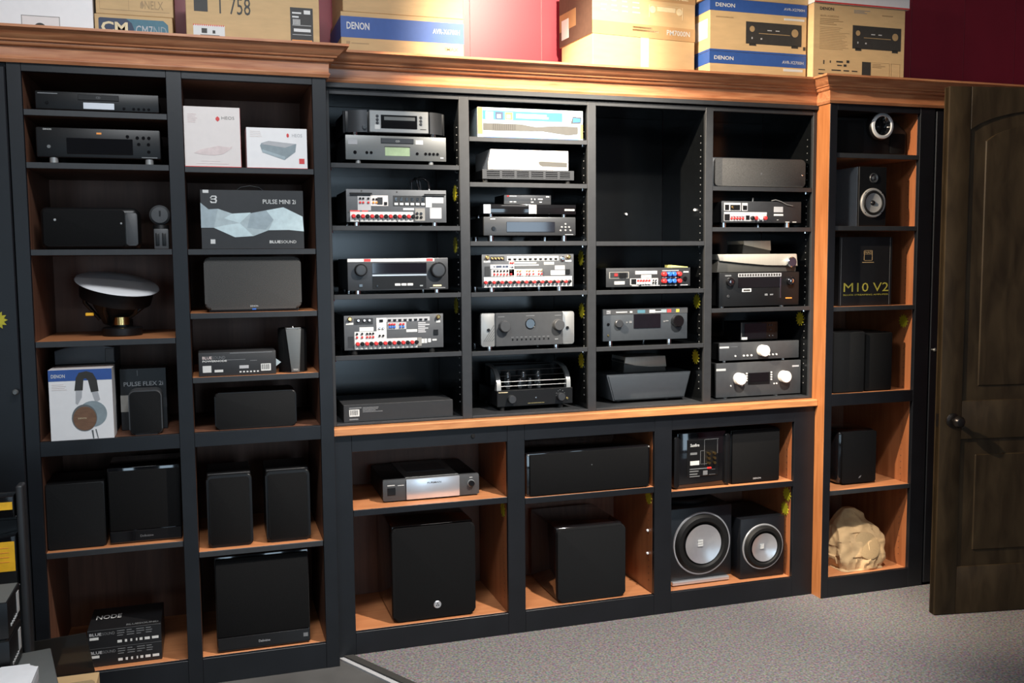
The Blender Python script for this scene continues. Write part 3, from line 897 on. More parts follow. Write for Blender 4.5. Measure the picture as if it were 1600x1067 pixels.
t = Thing('white_carton', 'lower white carton with a grey amplifier picture, beside the taller white one', 'box', 0.135, 0.367, 0.03, 2.0425, 0.158)
t.box('carton', 0, t.w, 0, 0.13, 0, t.h, 'white_card', 0.001)
t.fb('red_edge', 0.0, 1.0, 0.0, 0.02, 'red_print', 0.0006)
t.ft('HEOS', 0.75, 0.92, 0.79, 0.87, 'grey_card')
pic([(0.68, 0.88), (0.70, 0.85), (0.70, 0.80), (0.68, 0.77), (0.66, 0.80), (0.66, 0.85)], 'red_print', 0.001, 'emblem')
pic([(0.22, 0.56), (0.24, 0.62), (0.36, 0.68), (0.82, 0.62), (0.80, 0.42), (0.62, 0.22), (0.25, 0.42)], 'ice_d', 0.0009)
pic([(0.24, 0.60), (0.36, 0.68), (0.81, 0.62), (0.63, 0.52)], 'grey_card', 0.0013)
pic([(0.25, 0.40), (0.62, 0.22), (0.63, 0.30), (0.25, 0.47)], 'ice_b', 0.0013)
t.lines(0.06, 0.26, 0.75, 0.92, 4, 'warm_card', seed=5)
t.fb('red_stamp', 0.86, 0.95, 0.13, 0.26, 'red_print', 0.0007)

t = Thing('speaker_carton', 'wide charcoal carton with pale faceted mountain band and carry handle', 'box', -0.044, 0.346, 0.03, 1.7285, 0.229)
t.box('carton', 0, t.w, 0, 0.18, 0, t.h, 'charcoal_card', 0.001)
t.ft('PULSE MINI 2i', 0.60, 0.925, 0.77, 0.845, 'white_print', 0.008)
t.ft('BLUE', 0.655, 0.765, 0.095, 0.145, 'white_print', 0.03)
t.ft('SOUND', 0.77, 0.92, 0.095, 0.145, 'white_print')
t.fb('label_sticker', 0.025, 0.08, 0.945, 0.995, 'white_print')
t.fb('label_sticker', 0.085, 0.13, 0.09, 0.165, 'white_print')
pic([(0.0, 0.78), (0.075, 0.67), (0.165, 0.68), (0.30, 0.60), (0.48, 0.61), (0.63, 0.66), (0.80, 0.715), (0.99, 0.555), (0.999, 0.30), (0.85, 0.325), (0.65, 0.32), (0.50, 0.22), (0.32, 0.20), (0.12, 0.36), (0.0, 0.36)], 'ice_a', 0.0006)
pic([(0.0, 0.78), (0.075, 0.67), (0.165, 0.68), (0.12, 0.36), (0.0, 0.36)], 'ice_b', 0.0009)
pic([(0.63, 0.66), (0.80, 0.715), (0.99, 0.555), (0.999, 0.30), (0.85, 0.325), (0.65, 0.32), (0.70, 0.50)], 'ice_c', 0.0009)
pic([(0.30, 0.60), (0.48, 0.62), (0.37, 0.44), (0.22, 0.52)], 'ice_c', 0.0009)
pic([(0.37, 0.44), (0.50, 0.22), (0.32, 0.20), (0.12, 0.36), (0.22, 0.40)], 'ice_c', 0.0008)
pic([(0.48, 0.61), (0.63, 0.66), (0.70, 0.50), (0.62, 0.33), (0.44, 0.36)], 'ice_b', 0.0008)
pic([(0.09, 0.86), (0.11, 0.90), (0.15, 0.90), (0.16, 0.87), (0.15, 0.845), (0.16, 0.82), (0.15, 0.775), (0.10, 0.775), (0.09, 0.81), (0.105, 0.81), (0.11, 0.795), (0.14, 0.795), (0.145, 0.82), (0.13, 0.835), (0.10, 0.835), (0.10, 0.85), (0.13, 0.85), (0.145, 0.87), (0.14, 0.882), (0.11, 0.882), (0.105, 0.86)], 'white_print', 0.001, 'emblem')
t.put('carry_handle', m_tube([(-0.05, 0, 0), (-0.035, 0, 0.012), (0, 0, 0.018), (0.035, 0, 0.012), (0.05, 0, 0)], 0.0025, 'black_plastic'), t.w * 0.48, 0.02, t.h)

t = Thing('fabric_speaker', 'wide grey fabric speaker with a tiny blue light, rounded corners', 'speaker', -0.040, 0.330, 0.03, 1.4815, 0.216, 0.008)
t.put('base', m_prism(rrect(0.015, t.w - 0.01, 0.0, 0.014, 0.006), 0.012, 0.15, 'black_plastic', 0.002))
t.put('grille', m_prism(rrect(0, t.w, 0.010, t.h, 0.024, 8), 0.0, 0.17, 'fabric_grey', 0.010, 3))
t.ft('DENON', 0.46, 0.54, 0.055, 0.085, 'white_print', y=-0.001)
t.fb('light', 0.48, 0.52, 0.0, 0.025, 'blue_plastic', 0.001)

t = Thing('amplifier_carton', 'shrink-wrapped dark carton lying beside the round tapered speaker', 'box', -0.072, 0.222, 0.02, 1.2315, 0.094)
t.box('carton', 0, t.w, 0, 0.21, 0, t.h, 'charcoal_card', 0.003, 2)
t.ft('BLUE', 0.05, 0.17, 0.72, 0.84, 'pink_print', 0.02)
t.ft('SOUND', 0.175, 0.34, 0.72, 0.84, 'dim_print')
t.ft('POWERNODE', 0.05, 0.36, 0.60, 0.68, 'white_print', 0.03)
t.fb('label_sticker', 0.05, 0.16, 0.17, 0.45, 'white_print')
t.fb('label_sticker', 0.20, 0.31, 0.17, 0.27, 'white_print')
t.fb('label_sticker', 0.52, 0.64, 0.29, 0.42, 'grey_card')
t.bars('printed_icons', [(0.52 + 0.045 * i, 0.545 + 0.045 * i, 0.12, 0.18) for i in range(6)], 'white_print')
barcode(t, 0.80, 0.93, 0.16, 0.46)
t.put('wrap_corner', m_prism([(0, 0.03), (0.02, 0.045), (0.0, 0.06)], 0.01, 0.03, 'ice_b'), t.w, 0, 0)
t.bars('wrap_crease', [(0.36, 0.6, 0.66, 0.68), (0.4, 0.95, 0.93, 0.96), (0.66, 0.75, 0.6, 0.62)], 'dim_print')

t = Thing('tapered_speaker', 'upright black speaker with a bright tapered metal front strip', 'speaker', 0.236, 0.352, 0.03, 1.2315, 0.186)
t.put('cabinet', m_lathe([(0, 0), (0.054, 0), (0.056, 0.006), (0.058, 0.172), (0.054, 0.178), (0, 0.18)], 'grille', 'Z', 36), 0.058, 0.062, 0)
t.put('base_ring', m_lathe([(0.0, 0.0), (0.058, 0.0), (0.058, 0.005), (0.0, 0.005)], 'black_gloss', 'Z', 36), 0.058, 0.062, 0)
t.put('front_strip', m_prism([(0.046, 0.004), (0.078, 0.004), (0.088, 0.176), (0.027, 0.176)], -0.004, 0.03, 'steel_mid', 0.002))
t.put('top_plate', m_prism(rrect(0.027, 0.088, 0.0, 0.05, 0.008), 0.178, 0.181, 'steel_light', axis='Z'), 0, -0.002, 0)
t.put('button', m_lathe([(0, 0.181), (0.006, 0.181), (0.005, 0.185), (0, 0.186)], 'chrome', 'Z', 14), 0.058, 0.03, 0)
t.ft('DENON', 0.46, 0.62, 0.055, 0.09, 'white_print', y=-0.0055)

t = Thing('wide_speaker', 'wide plain dark speaker with rounded top corners, on the middle ledge', 'speaker', -0.018, 0.298, 0.04, 1.0155, 0.147)
t.put('cabinet', m_prism(rrect(0, t.w, 0, t.h, 0.016), 0.0, 0.16, 'black_plastic', 0.006, 3))
t.put('grille', m_prism(rrect(0.004, t.w - 0.004, 0.003, t.h - 0.004, 0.013), -0.006, 0.02, 'grille_soft', 0.003))

for xa, xb, lab in ((-0.060, 0.114, 'left of two matching tall black speakers on the lower shelf'), (0.167, 0.343, 'right of two matching tall black speakers on the lower shelf')):
    t = Thing('bookshelf_speaker', lab, 'speaker', xa, xb, 0.05, 0.5385, 0.298, group='matching tall black speakers')
    t.box('cabinet', 0.002, t.w - 0.002, 0.012, 0.22, 0, t.h, 'black_plastic', 0.006, 3)
    t.put('frame', m_prism(rrect(0, t.w, 0, t.h - 0.004, 0.018), -0.006, 0.014, 'black_plastic', 0.006, 3))
    t.put('grille', m_prism(rrect(0.010, t.w - 0.010, 0.012, t.h - 0.016, 0.010), -0.011, 0.0, 'grille', 0.003))

t = Thing('subwoofer', 'very large flat black subwoofer filling the bottom cell beside the streamer cartons', 'subwoofer', -0.041, 0.330, 0.042, 0.1065, 0.392)
t.box('cabinet', 0, t.w, 0.006, 0.40, 0, t.h, 'black_gloss', 0.004, 2)
t.box('grille', 0.004, t.w - 0.004, -0.010, 0.005, 0.062, t.h - 0.008, 'grille', 0.004, 2)
st = t.box('bottom_strip', 0.003, t.w - 0.003, -0.009, 0.005, 0.005, 0.060, 'black_gloss', 0.002)
t.ft('Definitive', 0.44, 0.56, 0.07, 0.095, 'grey_card', y=-0.0098, parent=st)
t.fb('badge', 0.92, 0.97, 0.07, 0.11, 'dim_print', 0.0098, parent=st)

# ------------------------------------------------------------------ hutch, first bay
def screws(t, pts, m='dark_print'):
    t.bars('screw_heads', [(u - 0.006, u + 0.006, v - 0.018, v + 0.018) for u, v in pts], m, 0.0012, stuff=True)


def posts(t, u0, step, n, v, r=0.0085, colours=('red_plastic', 'black_plastic'), pair=None):
    """speaker binding posts, each its own piece"""
    for i in range(n):
        for j, c in enumerate(colours):
            t.fc('binding_post', u0 + step * i + (pair or step * 0.5) * j, v, r, 0.016, c, 12)


def jacks(t, us, vs, m='chrome', r=0.0045, p=0.007):
    for v in vs:
        for u in us:
            t.fc('jack', u, v, r, p, m if isinstance(m, str) else m[vs.index(v) % len(m)], 10)


t = Thing('cd_player', 'grey disc player with green display, under the player with curved dark sides', 'disc player', 0.532, 0.958, 0.125, 2.0795, 0.117, 0.016)
chassis(t, 0.32, 'steel_mid', 'black_metal', 0.010, 0.002)
t.feet('steel_light', 0.011, us=(0.125, 0.85), depth=0.30, inset=0.016)
tr = t.fb('disc_tray', 0.345, 0.67, 0.70, 0.90, 'steel_dark', 0.004, bev=0.001)
t.ft('CD', 0.49, 0.53, 0.75, 0.82, 'white_print', y=-0.0046, parent=tr)
t.fb('display', 0.385, 0.63, 0.19, 0.54, 'screen_green', 0.001)
t.fb('display_frame', 0.38, 0.635, 0.54, 0.57, 'black_plastic', 0.0015)
t.fb('label_sticker', 0.69, 0.765, 0.68, 0.86, 'white_print')
t.fb('name_plate', 0.025, 0.115, 0.62, 0.82, 'grey_card')
t.fc('power_button', 0.09, 0.30, 0.007, 0.004, 'black_gloss')
for u in (0.205, 0.248, 0.705, 0.79, 0.83, 0.87, 0.91):
    t.fc('button', u, 0.30, 0.006, 0.004, 'black_gloss', 14)
t.bars('small_print', [(0.855, 0.965, 0.855, 0.885), (0.94, 0.97, 0.13, 0.17)], 'white_print')

t = Thing('disc_player', 'silver disc player with curved dark sides, atop the grey player', 'disc player', 0.531, 0.962, 0.125, 2.1975, 0.102, 0.012)
t.box('chassis', 0.006, t.w - 0.006, 0.03, 0.33, t.f, t.h - 0.002, 'black_metal', 0.003, 2)
t.feet('chrome', 0.014, us=(0.10, 0.87), depth=0.30, inset=0.02)
for sgn, x0, x1 in ((-1, 0.0, 0.215), (1, 0.83, 1.0)):
    a, b = t.u(x0), t.u(x1)
    pts = [(a + (b - a) * i / 8, (0.045 * ((1 - i / 8) if sgn < 0 else (i / 8)) ** 2)) for i in range(9)] + [(b, 0.06), (a, 0.06)]
    t.put('side_wing', m_prism(pts, t.f, t.h, 'steel_dark', axis='Z'))
t.box('front_panel', t.u(0.235), t.u(0.815), -0.006, 0.03, t.f, t.h, 'steel_light', 0.002)
ds = t.box('display', t.u(0.345), t.u(0.70), -0.008, 0.0, t.v(0.18), t.v(0.80), 'black_gloss', 0.001)
t.box('disc_tray', t.u(0.375), t.u(0.68), -0.010, -0.006, t.v(0.55), t.v(0.72), 'steel_mid', 0.001, parent=ds)
for v in (0.42, 0.57, 0.73):
    for u in (0.31, 0.735):
        t.fc('button', u, v, 0.006, 0.010, 'steel_dark', 12)
t.fb('label_sticker', 0.285, 0.335, 0.14, 0.34, 'white_print', 0.0068)
t.put('power_button', m_lathe([(0, -0.012), (0.008, -0.012), (0.009, -0.008), (0.009, 0.02)], 'chrome', 'Y', 18), t.u(0.185), 0.003, t.v(0.22))
t.bars('small_print', [(0.73, 0.79, 0.17, 0.20)], 'dark_print', 0.0068)

t = Thing('av_receiver', 'receiver turned back to front with a black cord looped above it', 'receiver', 0.530, 0.955, 0.125, 1.8235, 0.151, 0.015)
chassis(t, 0.33, 'backplate', 'black_metal', 0.006, 0.001)
t.feet('chrome', 0.015, us=(0.1, 0.885), depth=0.31, inset=0.018)
t.fb('terminal_strip', 0.035, 0.66, 0.02, 0.32, 'white_print', 0.001)
posts(t, 0.065, 0.091, 7, 0.18)
t.bars('colour_bands', [(0.035, 0.13, 0.32, 0.36), (0.15, 0.21, 0.32, 0.36)], 'red_print', 0.0012)
t.fb('jack_panel', 0.11, 0.24, 0.36, 0.80, 'grey_card', 0.001)
t.fb('jack_panel', 0.24, 0.41, 0.50, 0.82, 'warm_card', 0.001)
jacks(t, (0.135, 0.165, 0.215), (0.60, 0.72), ('red_plastic', 'black_plastic', 'chrome'))
jacks(t, (0.265, 0.295), (0.60, 0.70), ('orange_print', 'black_plastic'))
t.fb('port_block', 0.305, 0.355, 0.55, 0.76, 'backplate_dark', 0.004)
t.fb('network_port', 0.37, 0.40, 0.53, 0.62, 'black_plastic', 0.004)
t.fb('socket_panel', 0.46, 0.79, 0.50, 0.82, 'backplate_dark', 0.001)
for i in range(6):
    t.fb('hdmi_port', 0.472 + 0.054 * i, 0.508 + 0.054 * i, 0.53, 0.60, 'white_print', 0.004)
    t.fb('hdmi_port', 0.480 + 0.054 * i, 0.500 + 0.054 * i, 0.66, 0.76, 'chrome', 0.003)
t.fb('label_sticker', 0.79, 0.85, 0.47, 0.80, 'white_print', 0.0014)
t.fb('label_sticker', 0.56, 0.67, 0.38, 0.44, 'white_print')
t.fb('label_sticker', 0.83, 0.95, 0.12, 0.46, 'grey_card')
t.fb('antenna_panel', 0.85, 0.97, 0.60, 0.80, 'grey_card', 0.001)
t.fb('power_panel', 0.68, 0.78, 0.05, 0.44, 'grey_print', 0.001)
jacks(t, (0.70, 0.74), (0.16, 0.28), ('black_plastic', 'chrome'), 0.006)
t.box('antenna_rod', t.u(0.03), t.u(0.25), -0.012, -0.006, t.v(0.85), t.v(0.89), 'black_plastic', 0.001)
t.box('antenna_rod', t.u(0.77), t.u(0.99), -0.012, -0.006, t.v(0.84), t.v(0.88), 'black_plastic', 0.001)
screws(t, [(0.15, 0.95), (0.5, 0.93), (0.88, 0.03), (0.02, 0.3), (0.5, 0.03), (0.125, 0.04)])
t.put('power_cord', m_tube([(0, 0, -0.012), (0.006, 0.004, 0.01), (0.004, 0.02, 0.035), (-0.01, 0.03, 0.05), (-0.03, 0.03, 0.055), (-0.045, 0.03, 0.045), (-0.04, 0.03, 0.025), (-0.03, 0.04, 0.004)], 0.005, 'black_gloss'), t.u(0.82), 0.004, t.h)
t.put('power_cord', m_tube([(-0.055, 0.03, 0.004), (-0.06, 0.03, 0.035), (-0.04, 0.035, 0.052), (-0.02, 0.04, 0.04), (-0.015, 0.04, 0.004)], 0.005, 'black_gloss'), t.u(0.80), 0.004, t.h)

t = Thing('av_receiver', 'receiver facing forward with two round black knobs and white-red top strip', 'receiver', 0.529, 0.959, 0.125, 1.5395, 0.149, 0.014)
chassis(t, 0.33, 'steel_dark', 'black_metal', 0.014, 0.002)
t.feet('chrome', 0.014, us=(0.1, 0.89), depth=0.31, inset=0.018)
t.fb('display', 0.24, 0.78, 0.53, 0.85, 'screen', 0.002)
t.fb('trim_line', 0.24, 0.78, 0.45, 0.49, 'silver', 0.002)
t.fb('lower_panel', 0.24, 0.775, 0.05, 0.43, 'black_plastic', 0.0015)
t.bars('button_row', [(0.46, 0.515, 0.14, 0.21), (0.525, 0.575, 0.14, 0.21), (0.585, 0.64, 0.14, 0.21)], 'white_print', 0.003)
k1 = t.fc('volume_knob', 0.125, 0.64, 0.026, 0.020, 'black_plastic', 32)
t.put('knob_face', m_lathe([(0, -0.0205), (0.017, -0.0205), (0.020, -0.020)], 'steel_dark', 'Y', 32), t.u(0.125), 0, t.v(0.64), parent=k1)
k1 = t.fc('selector_knob', 0.893, 0.62, 0.033, 0.022, 'black_plastic', 36)
t.put('knob_face', m_lathe([(0, -0.0225), (0.022, -0.0225), (0.026, -0.022)], 'steel_dark', 'Y', 32), t.u(0.893), 0, t.v(0.62), parent=k1)
t.fb('label_sticker', 0.0, 0.86, 0.89, 0.985, 'white_print', 0.0012)
t.bars('label_print', [(0.16, 0.225, 0.90, 0.98), (0.78, 0.845, 0.90, 0.98)], 'red_print', 0.0018)
t.fb('headphone_socket', 0.11, 0.14, 0.12, 0.20, 'black_gloss', 0.003)
t.fc('jack', 0.285, 0.14, 0.005, 0.004, 'black_gloss')
t.fb('usb_port', 0.71, 0.74, 0.11, 0.15, 'steel_light', 0.003)
t.bars('name_plate', [(0.845, 0.93, 0.10, 0.15)], 'cream_print')
t.bars('trim_line', [(0.81, 0.97, 0.05, 0.06)], 'white_print')

t = Thing('av_receiver', 'receiver turned back to front on the fourth shelf, wireless rods at corners', 'receiver', 0.509, 0.934, 0.125, 1.2855, 0.164, 0.019)
chassis(t, 0.33, 'backplate', 'black_metal', 0.006, 0.001)
t.feet('black_rubber', 0.014, us=(0.1, 0.885), depth=0.31, inset=0.018)
t.fb('terminal_strip', 0.10, 0.73, 0.02, 0.31, 'white_print', 0.001)
posts(t, 0.128, 0.091, 7, 0.18)
t.fb('jack_panel', 0.10, 0.32, 0.31, 0.53, 'white_print', 0.001)
t.fb('jack_panel', 0.32, 0.42, 0.31, 0.92, 'white_print', 0.001)
t.fb('label_sticker', 0.15, 0.29, 0.54, 0.66, 'white_print')
jacks(t, (0.125, 0.175, 0.225, 0.255, 0.285), (0.37, 0.47), ('red_plastic', 'black_plastic'))
jacks(t, (0.35, 0.385), (0.40, 0.62), ('black_plastic', 'chrome'))
t.fb('network_port', 0.35, 0.385, 0.80, 0.87, 'black_plastic', 0.004)
t.fb('socket_panel', 0.42, 0.86, 0.80, 0.92, 'grey_card', 0.001)
for i in range(8):
    t.fb('hdmi_port', 0.435 + 0.053 * i, 0.465 + 0.053 * i, 0.82, 0.87, 'black_plastic', 0.004)
t.fb('jack_panel', 0.43, 0.62, 0.57, 0.78, 'grey_card', 0.001)
jacks(t, (0.45, 0.475, 0.50, 0.56, 0.59), (0.64, 0.72), ('blue_plastic', 'red_plastic'))
t.fb('label_sticker', 0.62, 0.73, 0.48, 0.56, 'white_print')
t.lines(0.74, 0.86, 0.44, 0.76, 6, 'grey_card', seed=8, fill=0.7)
for u0, u1 in ((0.02, 0.09), (0.925, 0.97)):
    t.fb('antenna_panel', u0, u1, 0.74, 0.80, 'white_print', 0.001)
    t.fc('antenna_post', (u0 + u1) / 2, 0.91, 0.009, 0.014, 'gold_metal')
t.fb('socket_panel', 0.10, 0.285, 0.74, 0.92, 'backplate_dark', 0.001)
jacks(t, (0.14, 0.20, 0.25), (0.86,), 'chrome', 0.006)
t.fb('antenna_panel', 0.035, 0.09, 0.08, 0.40, 'backplate_dark', 0.001)
t.fb('power_inlet', 0.90, 0.945, 0.38, 0.53, 'black_plastic', 0.004)
t.bars('printed_icons', [(0.775, 0.80, 0.14, 0.27), (0.805, 0.83, 0.14, 0.27), (0.84, 0.87, 0.16, 0.27), (0.885, 0.93, 0.2, 0.25)], 'white_print')
t.fb('power_panel', 0.735, 0.775, 0.06, 0.31, 'grey_print', 0.001)

t = Thing('player_carton', 'long flat black carton with a white barcode at its left end', 'box', 0.498, 0.971, 0.12, 1.0005, 0.074)
t.box('carton', 0, t.w, 0, 0.30, 0, t.h, 'charcoal_card', 0.0015)
barcode(t, 0.05, 0.14, 0.32, 0.72)
t.lines(0.17, 0.36, 0.50, 0.82, 4, 'dim_print', seed=9)
t.bars('small_print', [(0.05, 0.16, 0.78, 0.84), (0.05, 0.13, 0.12, 0.2)], 'dim_print')

# ------------------------------------------------------------------ hutch, second bay
t = Thing('av_carton', 'blue and white printed carton with orange end, top of the second bay', 'box', 1.098, 1.584, 0.125, 2.2025, 0.129)
t.box('carton', 0, t.w, 0, 0.30, 0, t.h, 'ice_a', 0.001)
t.fb('blue_band', 0.045, 0.80, 0.60, 0.90, 'sky_print', 0.0006)
t.fb('pale_band', 0.045, 0.99, 0.42, 0.60, 'pale_print', 0.0006)
t.fb('pale_band', 0.80, 0.99, 0.60, 0.97, 'pale_print', 0.0006)
t.fb('orange_edge', 0.0, 0.045, 0.12, 0.99, 'orange_print', 0.0008)
for u, c in ((0.075, 'white_print'), (0.165, 'navy_print'), (0.255, 'orange_print')):
    f = t.fb('picture_tile', u, u + 0.07, 0.62, 0.86, c, 0.001)
    t.fb('picture_detail', u + 0.015, u + 0.05, 0.66, 0.78, 'pale_print', 0.0014, parent=f)
t.lines(0.36, 0.74, 0.66, 0.82, 2, 'white_print', seed=11, fill=0.75)
pic([(0.05, 0.25), (0.05, 0.48), (0.40, 0.48), (0.55, 0.40), (0.72, 0.46), (0.95, 0.46), (0.95, 0.22), (0.86, 0.16), (0.60, 0.27), (0.20, 0.24)], 'taupe', 0.001)
t.bars('picture_ribs', [(0.14 + 0.02 * i, 0.15 + 0.02 * i, 0.27, 0.46) for i in range(11)], 'dark_print', 0.0014)
pic([(0.88, 0.55), (0.90, 0.80), (0.985, 0.78), (0.98, 0.58)], 'dark_print', 0.001)
pic([(0.90, 0.60), (0.905, 0.76), (0.975, 0.74), (0.97, 0.62)], 'sky_print', 0.0014)
t.fb('orange_edge', 0.975, 0.998, 0.05, 0.55, 'orange_print', 0.0008)
t.bars('small_print', [(0.05, 0.20, 0.07, 0.12), (0.83, 0.97, 0.06, 0.1)], 'grey_print')
t.fb('blue_edge', 0.05, 0.96, 0.005, 0.035, 'sky_print', 0.0008)

t = Thing('power_amplifier', 'low black amplifier with slotted grey vent front under the white carton', 'amplifier', 1.118, 1.541, 0.125, 2.0105, 0.058, 0.017)
t.feet('black_rubber', 0.012, us=(0.04, 0.94), depth=0.30, inset=0.018)
t.box('chassis', 0.004, t.w - 0.004, 0.010, 0.32, t.f, t.h - 0.001, 'black_metal', 0.002)
t.box('front_frame', 0, t.w, 0.004, 0.010, t.f, t.h, 'black_plastic', 0.001)
for i in range(7):
    u = 0.0 if i == 0 else 0.195 + (i - 1) * 0.158 - 0.012
    u1 = 0.045 if i == 0 else (u + 0.026 if i < 6 else 0.999)
    if i == 6:
        u = 0.955
    t.fb('rib', u, u1, 0.0, 1.0, 'steel_dark', 0.0, 0.004)
for v in (0.0, 0.21, 0.42, 0.62, 0.82):
    t.fb('slat', 0.045, 0.955, v, v + (0.09 if v not in (0.0, 0.82) else 0.16), 'steel_dark', -0.0005, 0.004)

t = Thing('white_carton', 'long white carton with grey device picture, on the vented amplifier', 'box', 1.155, 1.516, 0.13, 2.0690, 0.086)
t.box('carton', 0, t.w, 0, 0.24, 0, t.h, 'white_card', 0.001)
pic([(0.60, 0.48), (0.62, 0.55), (0.66, 0.56), (0.99, 0.50), (0.99, 0.16), (0.66, 0.18), (0.62, 0.25)], 'grey_print', 0.0008)
pic([(0.61, 0.40), (0.64, 0.44), (0.66, 0.44), (0.98, 0.40), (0.98, 0.18), (0.66, 0.20), (0.625, 0.27)], 'taupe', 0.0012)
t.bars('small_print', [(0.05, 0.18, 0.76, 0.79), (0.05, 0.16, 0.25, 0.30), (0.22, 0.25, 0.45, 0.52), (0.5, 0.56, 0.2, 0.24)], 'grey_card')

t = Thing('network_player', 'grey player with wide mirrored display on chrome feet, third shelf', 'network player', 1.121, 1.549, 0.125, 1.7585, 0.106, 0.024)
chassis(t, 0.30, 'steel_dark', 'black_metal', 0.014, 0.004)
t.feet('chrome', 0.014, us=(0.085, 0.88), depth=0.29, inset=0.018)
t.fb('display', 0.24, 0.765, 0.20, 0.74, 'screen', 0.002, bev=0.001)
t.fc('power_button', 0.10, 0.38, 0.009, 0.004, 'black_gloss')
for du, dv in ((0, 0), (-0.04, 0), (0.04, 0), (0, 0.17), (0, -0.17), (-0.055, -0.18), (0.055, -0.18)):
    t.fc('button', 0.885 + du, 0.46 + dv, 0.0045, 0.003, 'steel_light', 10)
t.bars('small_print', [(0.07, 0.12, 0.86, 0.9), (0.88, 0.97, 0.05, 0.07)], 'white_print')

t = Thing('slim_player', 'slim glossy black component between the small grey box and grey player', 'player', 1.122, 1.551, 0.13, 1.8650, 0.054, 0.012)
chassis(t, 0.24, 'black_gloss', 'black_metal', 0.008, 0.001)
t.feet('chrome', 0.011, us=(0.085, 0.88), depth=0.23, inset=0.018)
t.bars('small_print', [(0.875, 0.985, 0.38, 0.55)], 'white_print')
t.fb('label_sticker', 0.485, 0.565, 0.05, 0.97, 'white_print', 0.0008)
t.fb('window_reflection', 0.0, 0.075, 0.05, 0.97, 'silver', 0.0008)  # bright window reflection at the left end, painted as a silver patch

t = Thing('control_box', 'small dark grey box with a red mark, on the slim glossy component', 'control box', 1.219, 1.437, 0.14, 1.9200, 0.044)
chassis(t, 0.16, 'steel_dark', 'black_metal', 0.006, 0.001)
t.fb('red_mark', 0.06, 0.10, 0.74, 0.88, 'red_plastic', 0.001)
t.bars('printed_icons', [(0.11, 0.26, 0.77, 0.84), (0.12, 0.17, 0.20, 0.28), (0.2, 0.25, 0.20, 0.28), (0.57, 0.59, 0.45, 0.6), (0.64, 0.66, 0.45, 0.6), (0.72, 0.82, 0.48, 0.58), (0.57, 0.62, 0.2, 0.28), (0.75, 0.8, 0.2, 0.28), (0.89, 0.96, 0.72, 0.84)], 'white_print')

t = Thing('av_receiver', 'receiver turned back to front, packed with white jack panels, second bay', 'receiver', 1.110, 1.538, 0.125, 1.5385, 0.163, 0.018)
chassis(t, 0.33, 'backplate', 'black_metal', 0.006, 0.001)
t.feet('chrome', 0.015, us=(0.11, 0.85), depth=0.31, inset=0.018)
t.fb('terminal_strip', 0.02, 0.98, 0.01, 0.32, 'white_print', 0.001)
posts(t, 0.035, 0.087, 11, 0.16, 0.0075)
t.fb('jack_panel', 0.10, 0.65, 0.34, 0.55, 'white_print', 0.001)
jacks(t, (0.13, 0.165, 0.20, 0.235, 0.27, 0.31), (0.40, 0.50), ('red_plastic', 'black_plastic'))
jacks(t, (0.38, 0.41, 0.48, 0.51, 0.55, 0.61, 0.64), (0.40, 0.50), ('red_plastic', 'gold_metal'))
t.fb('label_sticker', 0.09, 0.30, 0.57, 0.69, 'white_print')
t.bars('label_print', [(0.125, 0.14, 0.61, 0.65), (0.15, 0.21, 0.60, 0.66), (0.22, 0.245, 0.60, 0.66), (0.25, 0.28, 0.60, 0.66)], 'navy_print', 0.0016)
t.fb('jack_panel', 0.29, 0.345, 0.36, 0.78, 'white_print', 0.001)
jacks(t, (0.305, 0.33), (0.64, 0.74), ('chrome', 'red_plastic'))
t.fb('socket_panel', 0.27, 0.83, 0.80, 0.94, 'white_print', 0.001)
for i in range(10):
    t.fb('hdmi_port', 0.28 + 0.056 * i, 0.31 + 0.056 * i, 0.83, 0.88, 'black_plastic', 0.004)
t.lines(0.35, 0.66, 0.62, 0.76, 2, 'white_print', fill=0.55, seed=12)
t.fb('label_sticker', 0.67, 0.78, 0.68, 0.76, 'white_print')
t.fb('label_sticker', 0.79, 0.90, 0.52, 0.65, 'grey_card')
t.fb('label_sticker', 0.745, 0.90, 0.36, 0.50, 'white_print')
t.fb('socket_panel', 0.09, 0.24, 0.81, 0.94, 'backplate_dark', 0.001)
jacks(t, (0.11, 0.145, 0.18, 0.215), (0.88,), 'gold_metal', 0.006)
for u in (0.055, 0.94):
    t.fb('antenna_panel', u - 0.035, u + 0.035, 0.76, 0.82, 'white_print', 0.001)
    t.fc('antenna_post', u, 0.91, 0.009, 0.014, 'gold_metal')
t.fc('antenna_post', 0.875, 0.86, 0.010, 0.010, 'chrome')
t.fb('antenna_panel', 0.03, 0.085, 0.36, 0.64, 'backplate_dark', 0.002)
t.fb('power_inlet', 0.91, 0.955, 0.38, 0.53, 'black_plastic', 0.004)

t = Thing('amplifier', 'grey amplifier with round dark porthole, two grey knobs and silver ends', 'amplifier', 1.105, 1.540, 0.125, 1.2825, 0.162, 0.016)
t.feet('chrome', 0.014, us=(0.1, 0.82), depth=0.31, inset=0.03)
t.box('chassis', 0.008, t.w - 0.008, 0.016, 0.33, t.f + 0.003, t.h - 0.003, 'black_metal', 0.003, 2)
t.put('side_panel', m_prism(rrect(0, t.u(0.15), t.f, t.h, 0.008), 0.002, 0.02, 'steel_light', 0.003))
t.put('side_panel', m_prism(rrect(t.u(0.865), t.w, t.f, t.h, 0.008), 0.002, 0.02, 'steel_light', 0.003))
t.box('front_panel', t.u(0.145), t.u(0.87), -0.006, 0.016, t.f - 0.001, t.h, 'grey_plastic', 0.002)
for i in range(5):
    t.put('engraved_line', m_prism([(t.u(0.02 + 0.02 * i), t.v(0.15)), (t.u(0.03 + 0.02 * i), t.v(0.15)), (t.u(0.135), t.v(0.62 - 0.10 * i)), (t.u(0.135), t.v(0.66 - 0.10 * i))], 0.0012, 0.002, 'steel_mid'))
